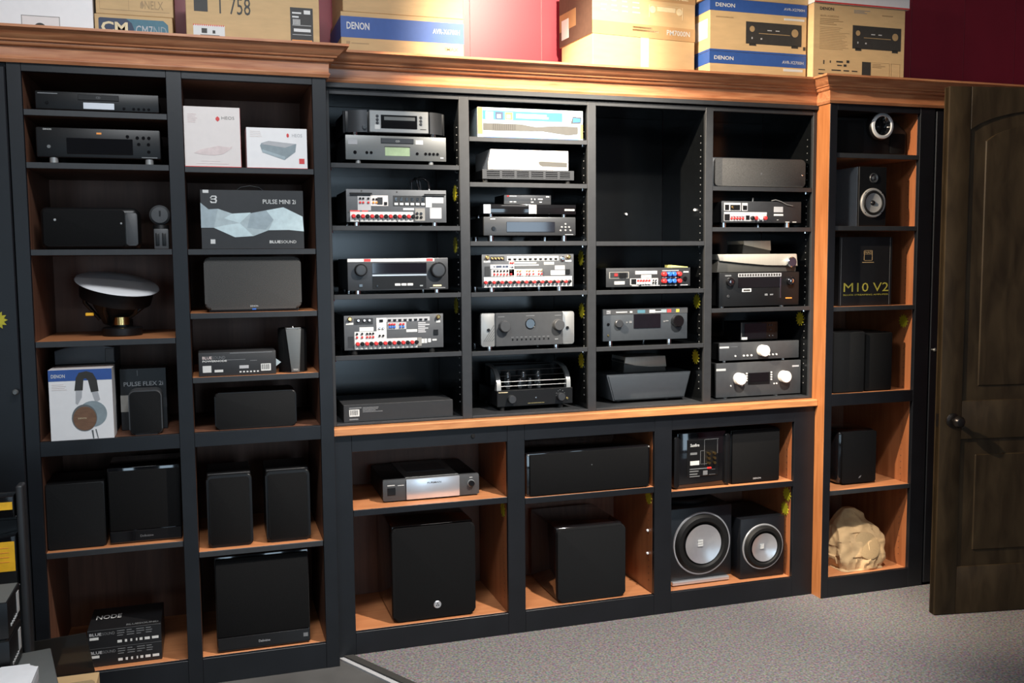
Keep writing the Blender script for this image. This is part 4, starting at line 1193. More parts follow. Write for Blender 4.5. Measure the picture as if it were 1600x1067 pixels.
t.put('porthole', m_lathe([(0, -0.008), (0.020, -0.008), (0.022, -0.010), (0.024, -0.006)], 'black_gloss', 'Y', 36), t.u(0.515), 0, t.v(0.66))
for u in (0.235, 0.815):
    t.put('knob', m_lathe([(0, -0.030), (0.022, -0.030), (0.0245, -0.027), (0.0245, -0.012), (0.027, -0.006)], 'grey_plastic', 'Y', 36), t.u(u), 0, t.v(0.60))
for u in (0.075, 0.925):
    t.fc('socket', u, 0.50, 0.007, 0.003, 'black_plastic')
t.bars('button_row', [(0.31 + 0.048 * i, 0.335 + 0.048 * i, 0.25, 0.27) for i in range(9)], 'dim_print', 0.0068)
for i in range(9):
    t.fc('button', 0.325 + 0.048 * i, 0.19, 0.0042, 0.008, 'black_plastic', 10)
t.bars('small_print', [(0.17, 0.24, 0.88, 0.90), (0.47, 0.56, 0.89, 0.91), (0.78, 0.85, 0.88, 0.90)], 'dim_print', 0.0068)
t.fb('usb_port', 0.78, 0.815, 0.15, 0.18, 'steel_light', 0.0075)

t = Thing('tube_amplifier', 'black tube amplifier with glass tubes under a silver wire cage', 'amplifier', 1.190, 1.553, 0.18, 1.0005, 0.195, 0.018)
fh = 0.092
t.feet('black_rubber', 0.014, us=(0.08, 0.85), depth=0.30, inset=0.02)
t.box('chassis', 0.004, t.w - 0.004, 0.010, 0.31, t.f, fh - 0.004, 'black_metal', 0.003, 2)
t.box('front_panel', 0, t.w, 0, 0.010, t.f, fh, 'black_metal', 0.002)
for u in (0.18, 0.83):
    t.put('knob', m_lathe([(0, -0.026), (0.016, -0.026), (0.0185, -0.023), (0.0185, 0.0)], 'steel_dark', 'Y', 30), t.u(u), 0, 0.053)
t.fc('power_button', 0.505, 0.20, 0.004, 0.004, 'chrome')
t.fc('headphone_socket', 0.925, 0.14, 0.006, 0.004, 'gold_metal')
t.put('small_print', m_boxes([(t.u(0.40), t.u(0.62), -0.0008, 0, 0.028, 0.031)], 'gold_metal'))
t.put('small_print', m_boxes([(t.u(0.02), t.u(0.14), -0.0008, 0, 0.082, 0.085)], 'cream_print'))
t.bars('dial_marks', [(0.775, 0.79, 0.28, 0.29), (0.775, 0.785, 0.22, 0.23), (0.80, 0.81, 0.335, 0.35), (0.825, 0.835, 0.36, 0.375), (0.86, 0.87, 0.335, 0.35), (0.885, 0.895, 0.28, 0.29)], 'dim_print')
cage = [(0.014, fh - 0.004), (0.017, 0.125), (0.036, 0.157), (0.072, 0.182), (0.13, 0.195), (0.20, 0.197), (0.20, 0.190), (0.13, 0.188), (0.078, 0.174), (0.046, 0.150), (0.034, 0.122), (0.050, fh - 0.004)]
for x in (0.004, t.w - 0.024):
    t.put('cage_end', m_prism(cage, x, x + 0.020, 'steel_light', axis='X'))
bars_ = [(0.0225, 0.108), (0.026, 0.128), (0.046, 0.152), (0.078, 0.174), (0.13, 0.188), (0.20, 0.190)]
for n_b, (yy, zz) in enumerate(bars_):
    t.put('cage_bar', m_lathe([(0, 0), (0.0016, 0), (0.0016, t.w - 0.03), (0, t.w - 0.03)], 'steel_light' if n_b < 2 else 'steel_dark', 'Z', 8), 0.015, yy, zz, rot=(0, PI / 2, 0))
tube_p = [(0, 0.0), (0.0085, 0.0), (0.010, 0.01), (0.010, 0.042), (0.006, 0.050), (0.0, 0.052)]
for x in (0.21, 0.37, 0.50, 0.62):
    o = t.put('vacuum_tube', m_lathe(tube_p, 'tube_glass', 'Z', 16), t.u(x), 0.075, fh - 0.004)
    t.put('tube_top', m_lathe([(0, 0.030), (0.0088, 0.030), (0.0088, 0.041), (0.005, 0.048), (0, 0.049)], 'chrome', 'Z', 14), t.u(x), 0.075, fh - 0.004, parent=o)
for x in (0.26, 0.47, 0.67):
    o = t.put('vacuum_tube', m_lathe([(a * 1.5, b * 1.55) for a, b in tube_p], 'tube_glass', 'Z', 16), t.u(x), 0.14, fh - 0.004)
    t.put('tube_top', m_lathe([(0, 0.044), (0.013, 0.044), (0.013, 0.06), (0.008, 0.073), (0, 0.075)], 'chrome', 'Z', 14), t.u(x), 0.14, fh - 0.004, parent=o)
t.box('transformer_cover', 0.03, t.w - 0.03, 0.205, 0.30, fh - 0.004, 0.185, 'black_metal', 0.006, 2)

# ------------------------------------------------------------------ hutch, third bay
t = Thing('stereo_amplifier', 'amplifier turned back to front with red and blue posts and yellow note', 'amplifier', 1.696, 2.122, 0.125, 1.5375, 0.098, 0.012)
chassis(t, 0.30, 'backplate_dark', 'black_metal', 0.006, 0.001)
t.feet('black_rubber', 0.013, depth=0.29)
for v in (0.28, 0.65):
    for u, c in ((0.675, 'red_plastic'), (0.735, 'blue_plastic'), (0.79, 'blue_plastic'), (0.855, 'red_plastic')):
        t.fc('binding_post', u, v, 0.0105, 0.022, c, 18)
t.fb('jack_panel', 0.28, 0.61, 0.10, 0.44, 'white_print', 0.001)
for i in range(5):
    for v, c in ((0.18, 'white_plastic'), (0.32, 'red_plastic')):
        t.fc('jack', 0.37 + 0.033 * i, v, 0.0055, 0.008, c, 12)
t.fb('socket_panel', 0.29, 0.35, 0.13, 0.42, 'black_plastic', 0.002)
jacks(t, (0.55, 0.58), (0.20, 0.34), ('black_plastic', 'chrome'))
t.fb('label_sticker', 0.41, 0.53, 0.46, 0.62, 'white_print')
t.fb('label_sticker', 0.095, 0.215, 0.14, 0.30, 'white_print')
t.fb('cover_plate', 0.34, 0.60, 0.66, 0.84, 'grey_card', 0.001)
t.fb('power_panel', 0.035, 0.265, 0.45, 0.80, 'grey_print', 0.001)
t.fb('power_panel', 0.045, 0.255, 0.48, 0.77, 'backplate_dark', 0.0014)
t.fb('power_switch', 0.095, 0.13, 0.58, 0.72, 'red_plastic', 0.004)
t.fb('power_inlet', 0.15, 0.23, 0.50, 0.74, 'black_plastic', 0.005)
t.fc('jack', 0.935, 0.40, 0.010, 0.006, 'black_gloss')
t.bars('printed_icons', [(0.30, 0.38, 0.03, 0.08), (0.41, 0.63, 0.03, 0.08), (0.65, 0.84, 0.03, 0.07), (0.87, 0.97, 0.03, 0.08), (0.66, 0.86, 0.44, 0.48), (0.66, 0.86, 0.82, 0.86), (0.915, 0.98, 0.72, 0.8)], 'grey_card')
t.put('sticky_note', m_prism([(t.u(0.76), t.h), (t.u(0.97), t.h), (t.u(0.965), t.h + 0.003), (t.u(0.765), t.h + 0.012)], -0.002, 0.06, 'note_yellow'))

t = Thing('stereo_amplifier', 'slate amplifier with purple-black screen and one large round black knob', 'amplifier', 1.687, 2.117, 0.14, 1.2805, 0.167, 0.021)
chassis(t, 0.32, 'slate_plastic', 'black_metal', 0.014, 0.002)
t.feet('chrome', 0.013, us=(0.095, 0.795), depth=0.31, inset=0.018)
t.fb('top_strip', 0.0, 1.0, 0.83, 0.998, 'grey_plastic', 0.0012)
for u0, u1, c in ((0.04, 0.085, 'grey_card'), (0.40, 0.49, 'teal_print'), (0.54, 0.61, 'grey_card'), (0.68, 0.745, 'ice_d'), (0.755, 0.80, 'red_print'), (0.86, 0.90, 'gold_print')):
    t.fb('sticker', u0, u1, 0.86, 0.96, c, 0.0018)
t.bars('small_print', [(0.15, 0.28, 0.89, 0.92), (0.31, 0.34, 0.88, 0.93), (0.61, 0.68, 0.87, 0.90)], 'white_print', 0.0018)
ds = t.fb('display', 0.355, 0.675, 0.38, 0.83, 'screen', 0.003, bev=0.001)
t.fc('knob', 0.175, 0.55, 0.019, 0.016, 'steel_dark', 28)
k1 = t.fc('volume_knob', 0.865, 0.58, 0.028, 0.026, 'black_gloss', 36)
t.fc('power_button', 0.06, 0.53, 0.007, 0.003, 'black_gloss')
t.fc('headphone_socket', 0.06, 0.18, 0.005, 0.003, 'gold_metal')
t.bars('printed_icons', [(0.27, 0.285, 0.55, 0.60), (0.305, 0.335, 0.55, 0.62), (0.71, 0.73, 0.55, 0.60), (0.735, 0.77, 0.57, 0.61)], 'dim_print', 0.0016)
t.ft('NAD', 0.042, 0.083, 0.875, 0.945, 'dark_print', y=-0.0022)

t = Thing('tapered_speaker', 'wide slate speaker narrowing towards its base, under the small two-tone device', 'speaker', 1.731, 2.169, 0.20, 1.0005, 0.138, 0.012)
for u in (0.18, 0.76):
    t.put('foot', m_lathe([(0, 0), (0.016, 0), (0.016, 0.014)], 'black_rubber', 'Z', 16), t.u(u), 0.05, 0)
    t.put('foot', m_lathe([(0, 0), (0.016, 0), (0.016, 0.014)], 'black_rubber', 'Z', 16), t.u(u), 0.15, 0)
t.put('cabinet', m_prism([(0.0, t.h - 0.006), (0.0, t.h), (t.w, t.h), (t.w, t.h - 0.006), (t.u(0.925), t.f + 0.002), (t.u(0.915), t.f), (t.u(0.085), t.f), (t.u(0.075), t.f + 0.002)], 0.0, 0.20, 'slate_plastic', 0.004))
t.put('grille', m_prism([(0.008, t.h - 0.008), (t.w - 0.008, t.h - 0.008), (t.u(0.912), t.f + 0.006), (t.u(0.088), t.f + 0.006)], -0.004, 0.004, 'slate_plastic', 0.002))

t = Thing('wireless_amplifier', 'small two-tone champagne and taupe device on the tapered slate speaker', 'amplifier', 1.835, 2.057, 0.235, 1.1390, 0.075)
t.put('lower_body', m_prism([(0.0, 0.0), (t.w, 0.0), (t.w - 0.004, 0.052), (t.w - 0.006, 0.06), (0.004, 0.06)], 0.004, 0.15, 'taupe', 0.003))
t.put('upper_body', m_prism([(0.003, 0.046), (t.u(0.25), 0.034), (t.u(0.6), 0.025), (t.w, 0.022), (t.w - 0.006, t.h - 0.002), (t.w - 0.010, t.h), (0.006, t.h)], -0.003, 0.155, 'champagne', 0.003))
t.ft('HEOS', 0.87, 0.97, 0.35, 0.43, 'white_print', y=-0.0045)

# ------------------------------------------------------------------ hutch, fourth bay
t = Thing('centre_speaker', 'long dark grey centre speaker with rounded corners, top of the right bay', 'speaker', 2.232, 2.738, 0.125, 2.0105, 0.137)
t.put('cabinet', m_prism(rrect(0, t.w, 0, t.h, 0.014), 0.010, 0.24, 'steel_dark', 0.004))
t.put('grille', m_prism(rrect(0.014, t.w - 0.002, 0.004, t.h - 0.004, 0.014), -0.004, 0.012, 'fabric_grey', 0.004))
t.fc('badge', 0.965, 0.44, 0.004, 0.0055, 'chrome')
t.ft('p', 0.51, 0.525, 0.42, 0.50, 'dim_print', y=-0.0045)

t = Thing('stereo_receiver', 'black receiver turned back to front with a thin wire antenna on top', 'receiver', 2.284, 2.719, 0.125, 1.8215, 0.123, 0.022)
chassis(t, 0.30, 'backplate_dark', 'black_metal', 0.006, 0.001)
t.feet('chrome', 0.014, us=(0.045, 0.84), depth=0.29, inset=0.018)
t.fb('terminal_strip', 0.03, 0.56, 0.08, 0.49, 'grey_card', 0.001)
t.fb('terminal_band', 0.03, 0.56, 0.42, 0.49, 'white_print', 0.0014)
for i in range(5):
    for v, c in ((0.20, 'red_plastic'), (0.34, 'white_plastic')):
        t.fc('jack', 0.12 + 0.035 * i, v, 0.0058, 0.008, c, 12)
for u, c in ((0.375, 'black_plastic'), (0.42, 'red_plastic'), (0.48, 'white_plastic'), (0.535, 'red_plastic')):
    t.fc('binding_post', u, 0.22, 0.0095, 0.014, c, 14)
t.fb('socket_panel', 0.035, 0.10, 0.10, 0.40, 'black_plastic', 0.002)
t.fb('socket_panel', 0.30, 0.345, 0.13, 0.34, 'black_plastic', 0.002)
t.fb('antenna_panel', 0.03, 0.235, 0.55, 0.92, 'grey_card', 0.001)
t.fb('antenna_panel', 0.105, 0.225, 0.58, 0.83, 'black_plastic', 0.002)
t.fb('antenna_panel', 0.04, 0.09, 0.58, 0.83, 'black_plastic', 0.002)
t.fc('jack', 0.13, 0.72, 0.006, 0.008, 'gold_metal')
t.fb('antenna_panel', 0.25, 0.32, 0.55, 0.92, 'grey_card', 0.001)
t.fb('port_block', 0.26, 0.31, 0.60, 0.80, 'black_plastic', 0.003)
t.fb('label_sticker', 0.65, 0.765, 0.50, 0.76, 'grey_card')
t.fb('label_sticker', 0.65, 0.77, 0.33, 0.42, 'white_print')
t.bars('small_print', [(0.80, 0.85, 0.02, 0.06), (0.89, 0.94, 0.02, 0.06), (0.69, 0.71, 0.13, 0.15)], 'white_print')
t.put('wire_antenna', m_tube([(0, 0, 0), (0.02, -0.004, 0.004), (0.05, -0.006, -0.004), (0.08, -0.006, -0.018), (0.115, -0.004, -0.024)], 0.002, 'steel_light', 6), t.u(0.62), 0.0, t.h + 0.004)
t.put('antenna_stub', m_tube([(0, 0, 0), (0.002, 0, 0.018)], 0.003, 'steel_light', 6), t.u(0.41), 0.02, t.h)

t = Thing('av_receiver', 'black receiver facing forward with a row of white symbols, under silver device', 'receiver', 2.276, 2.714, 0.125, 1.4415, 0.167, 0.006)
chassis(t, 0.33, 'black_metal', 'black_metal', 0.014, 0.002)
t.feet('steel_light', 0.012, us=(0.05, 0.80), depth=0.31, inset=0.018)
t.fb('display', 0.23, 0.77, 0.55, 0.84, 'black_gloss', 0.002)
s_ = t.fb('symbol_strip', 0.23, 0.77, 0.865, 0.97, 'grey_card', 0.001)
t.bars('printed_symbols', [(0.24 + 0.033 * i, 0.262 + 0.033 * i, 0.885, 0.95) for i in range(16)], 'dark_print', 0.0016, parent=s_)
for u in (0.125, 0.88):
    k1 = t.fc('knob', u, 0.73, 0.020, 0.020, 'black_gloss', 30)
    t.put('knob_cap', m_lathe([(0, -0.021), (0.008, -0.021), (0.010, -0.020)], 'chrome', 'Y', 20), t.u(u), 0, t.v(0.73), parent=k1)
t.fb('oval_badge', 0.28, 0.395, 0.42, 0.52, 'white_print', 0.0015, bev=0.001)
t.fb('oval_mark', 0.295, 0.38, 0.445, 0.495, 'dark_print', 0.002)
t.fb('trim_bar', 0.755, 0.765, 0.22, 0.84, 'chrome', 0.003)
t.bars('small_print', [(0.07, 0.145, 0.89, 0.93), (0.565, 0.60, 0.30, 0.36), (0.63, 0.67, 0.31, 0.35)], 'dim_print')
t.bars('small_print', [(0.83, 0.91, 0.20, 0.23)], 'orange_print')
t.fc('socket', 0.11, 0.30, 0.007, 0.003, 'steel_dark')

t = Thing('wireless_amplifier', 'wide champagne and taupe device with a chrome knob, on black receiver', 'amplifier', 2.266, 2.706, 0.13, 1.6095, 0.086)
t.put('lower_body', m_prism([(0.004, 0.0), (t.w - 0.004, 0.0), (t.w, 0.055), (0.010, 0.060)], 0.006, 0.26, 'taupe', 0.003))
t.put('upper_body', m_prism([(0.012, 0.055), (t.u(0.3), 0.044), (t.u(0.6), 0.033), (t.w, 0.026), (t.w - 0.006, t.h - 0.002), (t.w - 0.012, t.h), (0.0, t.h)], -0.004, 0.27, 'champagne', 0.003))
t.put('knob', m_lathe([(0, -0.026), (0.021, -0.026), (0.025, -0.022), (0.025, -0.003)], 'chrome', 'Y', 36), t.u(0.90), 0, 0.046)

t = Thing('wireless_preamp', 'small taupe device standing at the back on the wide champagne one', 'amplifier', 2.455, 2.612, 0.215, 1.6965, 0.064)
t.put('lower_body', m_prism([(0.0, 0.0), (t.w, 0.0), (t.w - 0.003, 0.04), (0.006, 0.05)], 0.004, 0.15, 'taupe', 0.002))
t.put('upper_body', m_prism([(0.006, 0.044), (t.w, 0.016), (t.w - 0.004, t.h), (0.004, t.h)], -0.003, 0.155, 'champagne', 0.002))

t = Thing('integrated_amplifier', 'large charcoal amplifier with two white knobs, bottom of the right bay', 'amplifier', 2.284, 2.757, 0.16, 1.0005, 0.172, 0.006)
chassis(t, 0.34, 'grey_plastic', 'black_metal', 0.016, 0.002)
t.feet('steel_mid', 0.014, us=(0.12, 0.72), depth=0.33, inset=0.018)
t.fb('display_frame', 0.37, 0.625, 0.34, 0.68, 'black_plastic', 0.002)
t.fb('display', 0.39, 0.605, 0.42, 0.68, 'black_gloss', 0.003)
for u in (0.255, 0.785):
    t.put('knob', m_lathe([(0, -0.034), (0.026, -0.034), (0.029, -0.031), (0.029, 0.0)], 'white_knob', 'Y', 36), t.u(u), 0, t.v(0.535))
for u in (0.355, 0.645):
    for i in range(4):
        t.fc('button', u, 0.46 + 0.07 * i, 0.0042, 0.004, 'white_knob', 10)
t.fb('name_plate', 0.0, 0.11, 0.78, 0.845, 'white_print', 0.001)
t.fb('name_plate', 0.895, 0.975, 0.80, 0.85, 'grey_card', 0.001)
for u, v in ((0.17, 0.33), (0.30, 0.33), (0.68, 0.33), (0.71, 0.33)):
    t.fc('button', u, v, 0.004, 0.003, 'white_knob', 10)

t = Thing('preamplifier', 'slim charcoal amplifier with one central white knob, on the two-knob one', 'amplifier', 2.307, 2.751, 0.17, 1.1735, 0.096, 0.010)
chassis(t, 0.32, 'grey_plastic', 'black_metal', 0.014, 0.002)
t.feet('white_knob', 0.007, us=(0.08, 0.82), depth=0.31, inset=0.018)
t.put('knob', m_lathe([(0, -0.034), (0.025, -0.034), (0.028, -0.031), (0.028, 0.0)], 'white_knob', 'Y', 36), t.u(0.525), 0, t.v(0.50))
for u in (0.195, 0.30, 0.345, 0.395, 0.62, 0.665, 0.71):
    t.fc('button', u, 0.24, 0.005, 0.004, 'white_knob', 12)
t.fb('name_plate', 0.0, 0.115, 0.70, 0.80, 'white_print', 0.001)
t.bars('small_print', [(0.13, 0.22, 0.755, 0.78)], 'dim_print')

t = Thing('streaming_dac', 'small black box with dark screen and white tab, atop the one-knob amplifier', 'streamer', 2.440, 2.649, 0.20, 1.2705, 0.094, 0.006)
chassis(t, 0.17, 'black_plastic', 'black_plastic', 0.008, 0.003)
t.feet('black_rubber', 0.010, depth=0.16)
t.fb('display', 0.10, 0.68, 0.08, 0.92, 'black_gloss', 0.002)
t.fb('trim_edge', 0.01, 0.03, 0.02, 0.98, 'steel_mid', 0.001)
t.fb('label_sticker', 0.02, 0.17, 0.03, 0.17, 'white_print', 0.0024)
for u, v in ((0.77, 0.80), (0.83, 0.80), (0.80, 0.55), (0.77, 0.2), (0.86, 0.2)):
    t.fc('button', u, v, 0.004, 0.003, 'steel_dark', 10)

# ------------------------------------------------------------------ narrow bookcase on the right
t = Thing('horn_speaker', 'long black centre speaker with a silver-ringed horn, top of the narrow bookcase', 'speaker', 2.850, 3.285, 0.080, 2.1695, 0.180)
prof = [(0.0, 0.0), (t.w, 0.0), (t.w, t.h - 0.06), (t.w * 0.86, t.h - 0.012), (t.w * 0.75, t.h), (0.0, t.h)]
t.put('cabinet', m_prism(prof, 0.0, 0.22, 'black_plastic', 0.006, 3))
t.put('grille', m_prism(rrect(0.008, t.w * 0.42, 0.012, t.h - 0.015, 0.008), -0.003, 0.004, 'grille', 0.002))
t.put('grille', m_prism(rrect(t.w * 0.78, t.w - 0.01, 0.012, t.h - 0.07, 0.008), -0.003, 0.004, 'grille', 0.002))
cx, cz = 3.112 - 2.850, 2.309 - 2.1695
t.put('horn_housing', m_lathe([(0.066, -0.002), (0.068, -0.03), (0.064, -0.036), (0.05, -0.036), (0.05, 0.0)], 'black_plastic', 'Y', 48), cx, 0, cz)
r_ = t.put('silver_ring', m_lathe([(0.046, -0.034), (0.046, -0.041), (0.050, -0.044), (0.060, -0.042), (0.063, -0.036), (0.063, -0.032)], 'ring_silver', 'Y', 48), cx, 0, cz)
t.put('horn', m_lathe([(0.047, -0.038), (0.036, -0.022), (0.020, 0.004), (0.012, 0.02), (0.012, 0.024), (0, 0.024)], 'black_gloss', 'Y', 40), cx, -0.001, cz)
t.put('phase_plug', m_lathe([(0, -0.012), (0.006, -0.008), (0.010, 0.0), (0.012, 0.02)], 'steel_dark', 'Y', 24), cx, 0, cz)

t = Thing('bookshelf_speaker', 'two-way speaker with exposed grey woofer cone and pale grey side', 'speaker', 2.973, 3.132, 0.035, 1.8255, 0.285)
t.box('cabinet', 0, t.w, 0.006, 0.235, 0, t.h, 'vinyl_grey', 0.002, 1)
t.box('baffle', 0.0, t.w, -0.008, 0.0055, 0, t.h, 'black_plastic', 0.002, 1)
t.put('tweeter', m_lathe([(0, -0.016), (0.007, -0.014), (0.012, -0.009), (0.014, -0.011), (0.022, -0.013), (0.024, -0.010), (0.024, -0.007)], 'steel_dark', 'Y', 32), t.u(0.52), 0, 0.231)
t.put('basket', m_lathe([(0.058, -0.012), (0.060, -0.0175), (0.068, -0.0165), (0.071, -0.012), (0.071, -0.007)], 'cone_grey', 'Y', 48), t.u(0.50), 0, 0.112)
t.put('surround', m_lathe([(0.046, -0.0155), (0.049, -0.019), (0.054, -0.020), (0.058, -0.0165), (0.060, -0.012)], 'black_rubber', 'Y', 48), t.u(0.50), 0, 0.112)
wf = t.put('woofer_cone', m_lathe([(0.048, -0.0165), (0.040, -0.0140), (0.026, -0.0110), (0.012, -0.0095), (0, -0.0094)], 'cone_grey', 'Y', 40), t.u(0.50), 0.0, 0.112)
t.put('dust_cap', m_lathe([(0, -0.020), (0.006, -0.0185), (0.011, -0.014), (0.013, -0.009)], 'black_plastic', 'Y', 28), t.u(0.50), 0, 0.112, parent=wf)
for dx in (-0.05, 0.05):
    for dz in (-0.05, 0.05):
        t.put('screw', m_lathe([(0, -0.0172), (0.003, -0.017), (0.003, -0.012)], 'chrome', 'Y', 8), t.u(0.5) + dx * 0.93, 0, 0.112 + dz * 0.93)

t = Thing('amplifier_carton', 'square black carton with gold lettering, in the narrow bookcase', 'box', 2.884, 3.190, 0.045, 1.4395, 0.335)
t.box('carton', 0, t.w, 0, 0.18, 0, t.h, 'black_card', 0.001)
t.ft('M10 V2', 0.085, 0.94, 0.205, 0.335, 'gold_print', 0.0)
t.ft('BLUOS STREAMING AMPLIFIER', 0.085, 0.94, 0.150, 0.172, 'gold_print')
t.ft('NAD', 0.475, 0.605, 0.755, 0.795, 'tan_print', 0.02, y=-0.002)
t.bars('emblem', [(0.46, 0.62, 0.80, 0.806), (0.46, 0.62, 0.655, 0.661), (0.46, 0.468, 0.655, 0.806), (0.612, 0.62, 0.655, 0.806), (0.47, 0.61, 0.745, 0.749)], 'tan_print', 0.001)
t.bars('small_print', [(0.43, 0.65, 0.625, 0.637)], 'tan_print')
t.bars('edge_shine', [(0.03, 0.036, 0.01, 0.99), (0.955, 0.959, 0.01, 0.99)], 'dim_print', 0.0006)

t = Thing('upright_speaker', 'left dark upright speaker of a pair above the middle ledge, narrow bookcase', 'speaker', 2.850, 3.034, 0.04, 1.0155, 0.300)
t.box('cabinet', 0, t.w, 0.006, 0.20, 0, t.h, 'black_plastic', 0.003, 2)
t.box('grille', 0.003, t.w - 0.003, -0.010, 0.005, 0.003, t.h - 0.003, 'grille_soft', 0.005, 2)
t = Thing('upright_speaker', 'right darker upright speaker of a pair above the middle ledge', 'speaker', 3.044, 3.205, 0.05, 1.0155, 0.290)
t.box('cabinet', 0, t.w, 0.006, 0.20, 0, t.h, 'black_plastic', 0.003, 2)
t.box('grille', 0.003, t.w - 0.003, -0.010, 0.005, 0.003, t.h - 0.003, 'grille', 0.005, 2)

t = Thing('bookshelf_speaker', 'black speaker with glossy curved side and small badge, above the fake rock', 'speaker', 2.935, 3.160, 0.085, 0.5405, 0.275)
t.box('cabinet', 0, t.w, 0.010, 0.23, 0.004, t.h, 'black_gloss', 0.022, 4)
t.put('grille', m_prism(rrect(0.020, t.w - 0.006, 0.008, t.h - 0.010, 0.006), -0.002, 0.03, 'grille', 0.004))
t.put('badge', m_prism([(0, 0), (0.010, 0.004), (0.016, 0.014), (0.006, 0.010)], -0.0035, -0.002, 'dim_print'), t.w * 0.52, 0, 0.030)

# fake rock speaker
t = Thing('rock_speaker', 'tan artificial rock speaker on the floor of the narrow bookcase', 'speaker', 2.872, 3.225, 0.03, 0.1065, 0.29)
# boulder: stacked outlines (height, left, right, front, back), peak towards the left, step down to the right
LV = [(0.0, 0.075, 0.330, 0.015, 0.17), (0.05, 0.066, 0.345, 0.010, 0.19), (0.10, 0.070, 0.356, 0.026, 0.19), (0.155, 0.078, 0.366, 0.056, 0.19), (0.180, 0.085, 0.350, 0.072, 0.19), (0.205, 0.092, 0.318, 0.086, 0.19), (0.225, 0.103, 0.297, 0.098, 0.19), (0.245, 0.120, 0.288, 0.110, 0.19), (0.266, 0.138, 0.266, 0.122, 0.185), (0.288, 0.165, 0.222, 0.135, 0.18)]


def lev(zz):
    for A, B in zip(LV, LV[1:]):
        if zz <= B[0]:
            f = (zz - A[0]) / (B[0] - A[0])
            return [a + (b - a) * f for a, b in zip(A[1:], B[1:])]
    return list(LV[-1][1:])


bm = bmesh.new()
NR, NS = 40, 88
rings = []
for i in range(NR + 1):
    zz = 0.288 * i / NR
    l_, r_, f_, b_ = lev(zz)
    ring = []
    for k in range(NS):
        a = 2 * PI * k / NS
        ca, sa = math.cos(a), math.sin(a)
        q = (abs(ca) ** 7.0 + abs(sa) ** 7.0) ** (-1 / 7.0)
        p = Vector(((l_ + r_) / 2 + ca * q * (r_ - l_) / 2, (f_ + b_) / 2 + sa * q * (b_ - f_) / 2, zz))
        n1 = noise.noise(p * 11 + Vector((2, 5, 1)))
        n2 = abs(noise.noise(p * 19 + Vector((7, 3, 2))))
        n3 = noise.cell(p * 14) if hasattr(noise, 'cell') else 0.0
        off = 0.012 * n1 - 0.022 * n2 + 0.004 * n3
        if i == 0:
            off *= 0.2
        p += Vector((ca, sa, 0.35 * n1)) * off
        p.z = max(0.0, p.z) if i else 0.0
        ring.append(bm.verts.new(p))
    rings.append(ring)
for A, B in zip(rings, rings[1:]):
    for k in range(NS):
        bm.faces.new((A[k], A[(k + 1) % NS], B[(k + 1) % NS], B[k]))
bm.faces.new(rings[0])
bm.faces.new(rings[-1])
rk = finish(bm, ('rock_shell',), 'rock', True, 30)
t.put('shell', rk, 0, 0, 0)
t.put('grille', m_lathe([(0, -0.001), (0.062, 0.001), (0.070, 0.004), (0.072, 0.02)], 'rock_grille', 'Y', 40), 0.232, 0.0335, 0.120, rot=(math.radians(-27), 0, 0))

# ------------------------------------------------------------------ base cabinet
t = Thing('power_conditioner', 'wide dark component with bright silver middle panel on the base cabinet shelf', 'power conditioner', 0.663, 1.093, 0.15, 0.6345, 0.098, 0.006)
t.box('chassis', 0.003, t.w - 0.003, 0.016, 0.345, t.f, t.h - 0.001, 'black_metal', 0.004, 2)
t.feet('black_rubber', 0.014, depth=0.33)
t.put('front_panel', m_prism(rrect(0, t.w, t.f, t.h, 0.006), 0.0, 0.016, 'grey_plastic', 0.002))
t.box('silver_panel', t.u(0.235), t.u(0.79), -0.008, 0.002, t.f + 0.001, t.h - 0.001, 'silver', 0.003, 2)
t.ft('FURMAN', 0.45, 0.595, 0.72, 0.80, 'dark_print', 0.02, y=-0.0086)
mid = t.box('top_strip', t.u(0.235), t.u(0.79), 0.017, 0.344, t.h - 0.001, t.h + 0.002, 'steel_mid', 0.001)
t.box('top_recess', t.u(0.30), t.u(0.72), 0.12, 0.28, t.h + 0.002, t.h + 0.003, 'steel_dark', 0.0, parent=mid)
t.box('power_outlet', t.u(0.045), t.u(0.125), -0.003, 0.0, t.v(0.28), t.v(0.64), 'black_plastic', 0.001)
k1 = t.fc('knob', 0.915, 0.55, 0.014, 0.014, 'black_gloss', 26)
t.fc('ring', 0.915, 0.55, 0.0165, 0.002, 'steel_light', 26)
t.bars('small_print', [(0.045, 0.12, 0.72, 0.76), (0.15, 0.215, 0.70, 0.73), (0.90, 0.93, 0.82, 0.85)], 'white_print')

t = Thing('subwoofer', 'tall black subwoofer with a small round silver badge, left of base cabinet', 'subwoofer', 0.691, 1.061, 0.125, 0.1065, 0.424)
t.box('cabinet', 0.001, t.w - 0.001, 0.020, 0.40, 0.008, t.h, 'black_gloss', 0.010, 3)
t.put('grille', m_prism(rrect(0, t.w, 0.006, t.h - 0.006, 0.020), -0.012, 0.02, 'grille', 0.010, 3))
bd = t.put('badge', m_lathe([(0, -0.015), (0.015, -0.015), (0.017, -0.013), (0.017, -0.010)], 'silver', 'Y', 30), t.w * 0.53, 0, 0.064)
for a in (90, 210, 330):
    a = math.radians(a)
    pts = [(0.010 * math.cos(a), 0.010 * math.sin(a)), (0.0045 * math.cos(a + 0.9), 0.0045 * math.sin(a + 0.9)), (0.0045 * math.cos(a - 0.9), 0.0045 * math.sin(a - 0.9))]
    t.put('badge_mark', m_prism(pts, -0.0158, -0.015, 'dark_print'), t.w * 0.53, 0, 0.064, parent=bd)
for x in (0.04, t.w - 0.04):
    for y in (0.04, 0.36):
        t.put('foot', m_lathe([(0, 0), (0.014, 0), (0.014, 0.009)], 'black_rubber', 'Z', 14), x, y, 0)

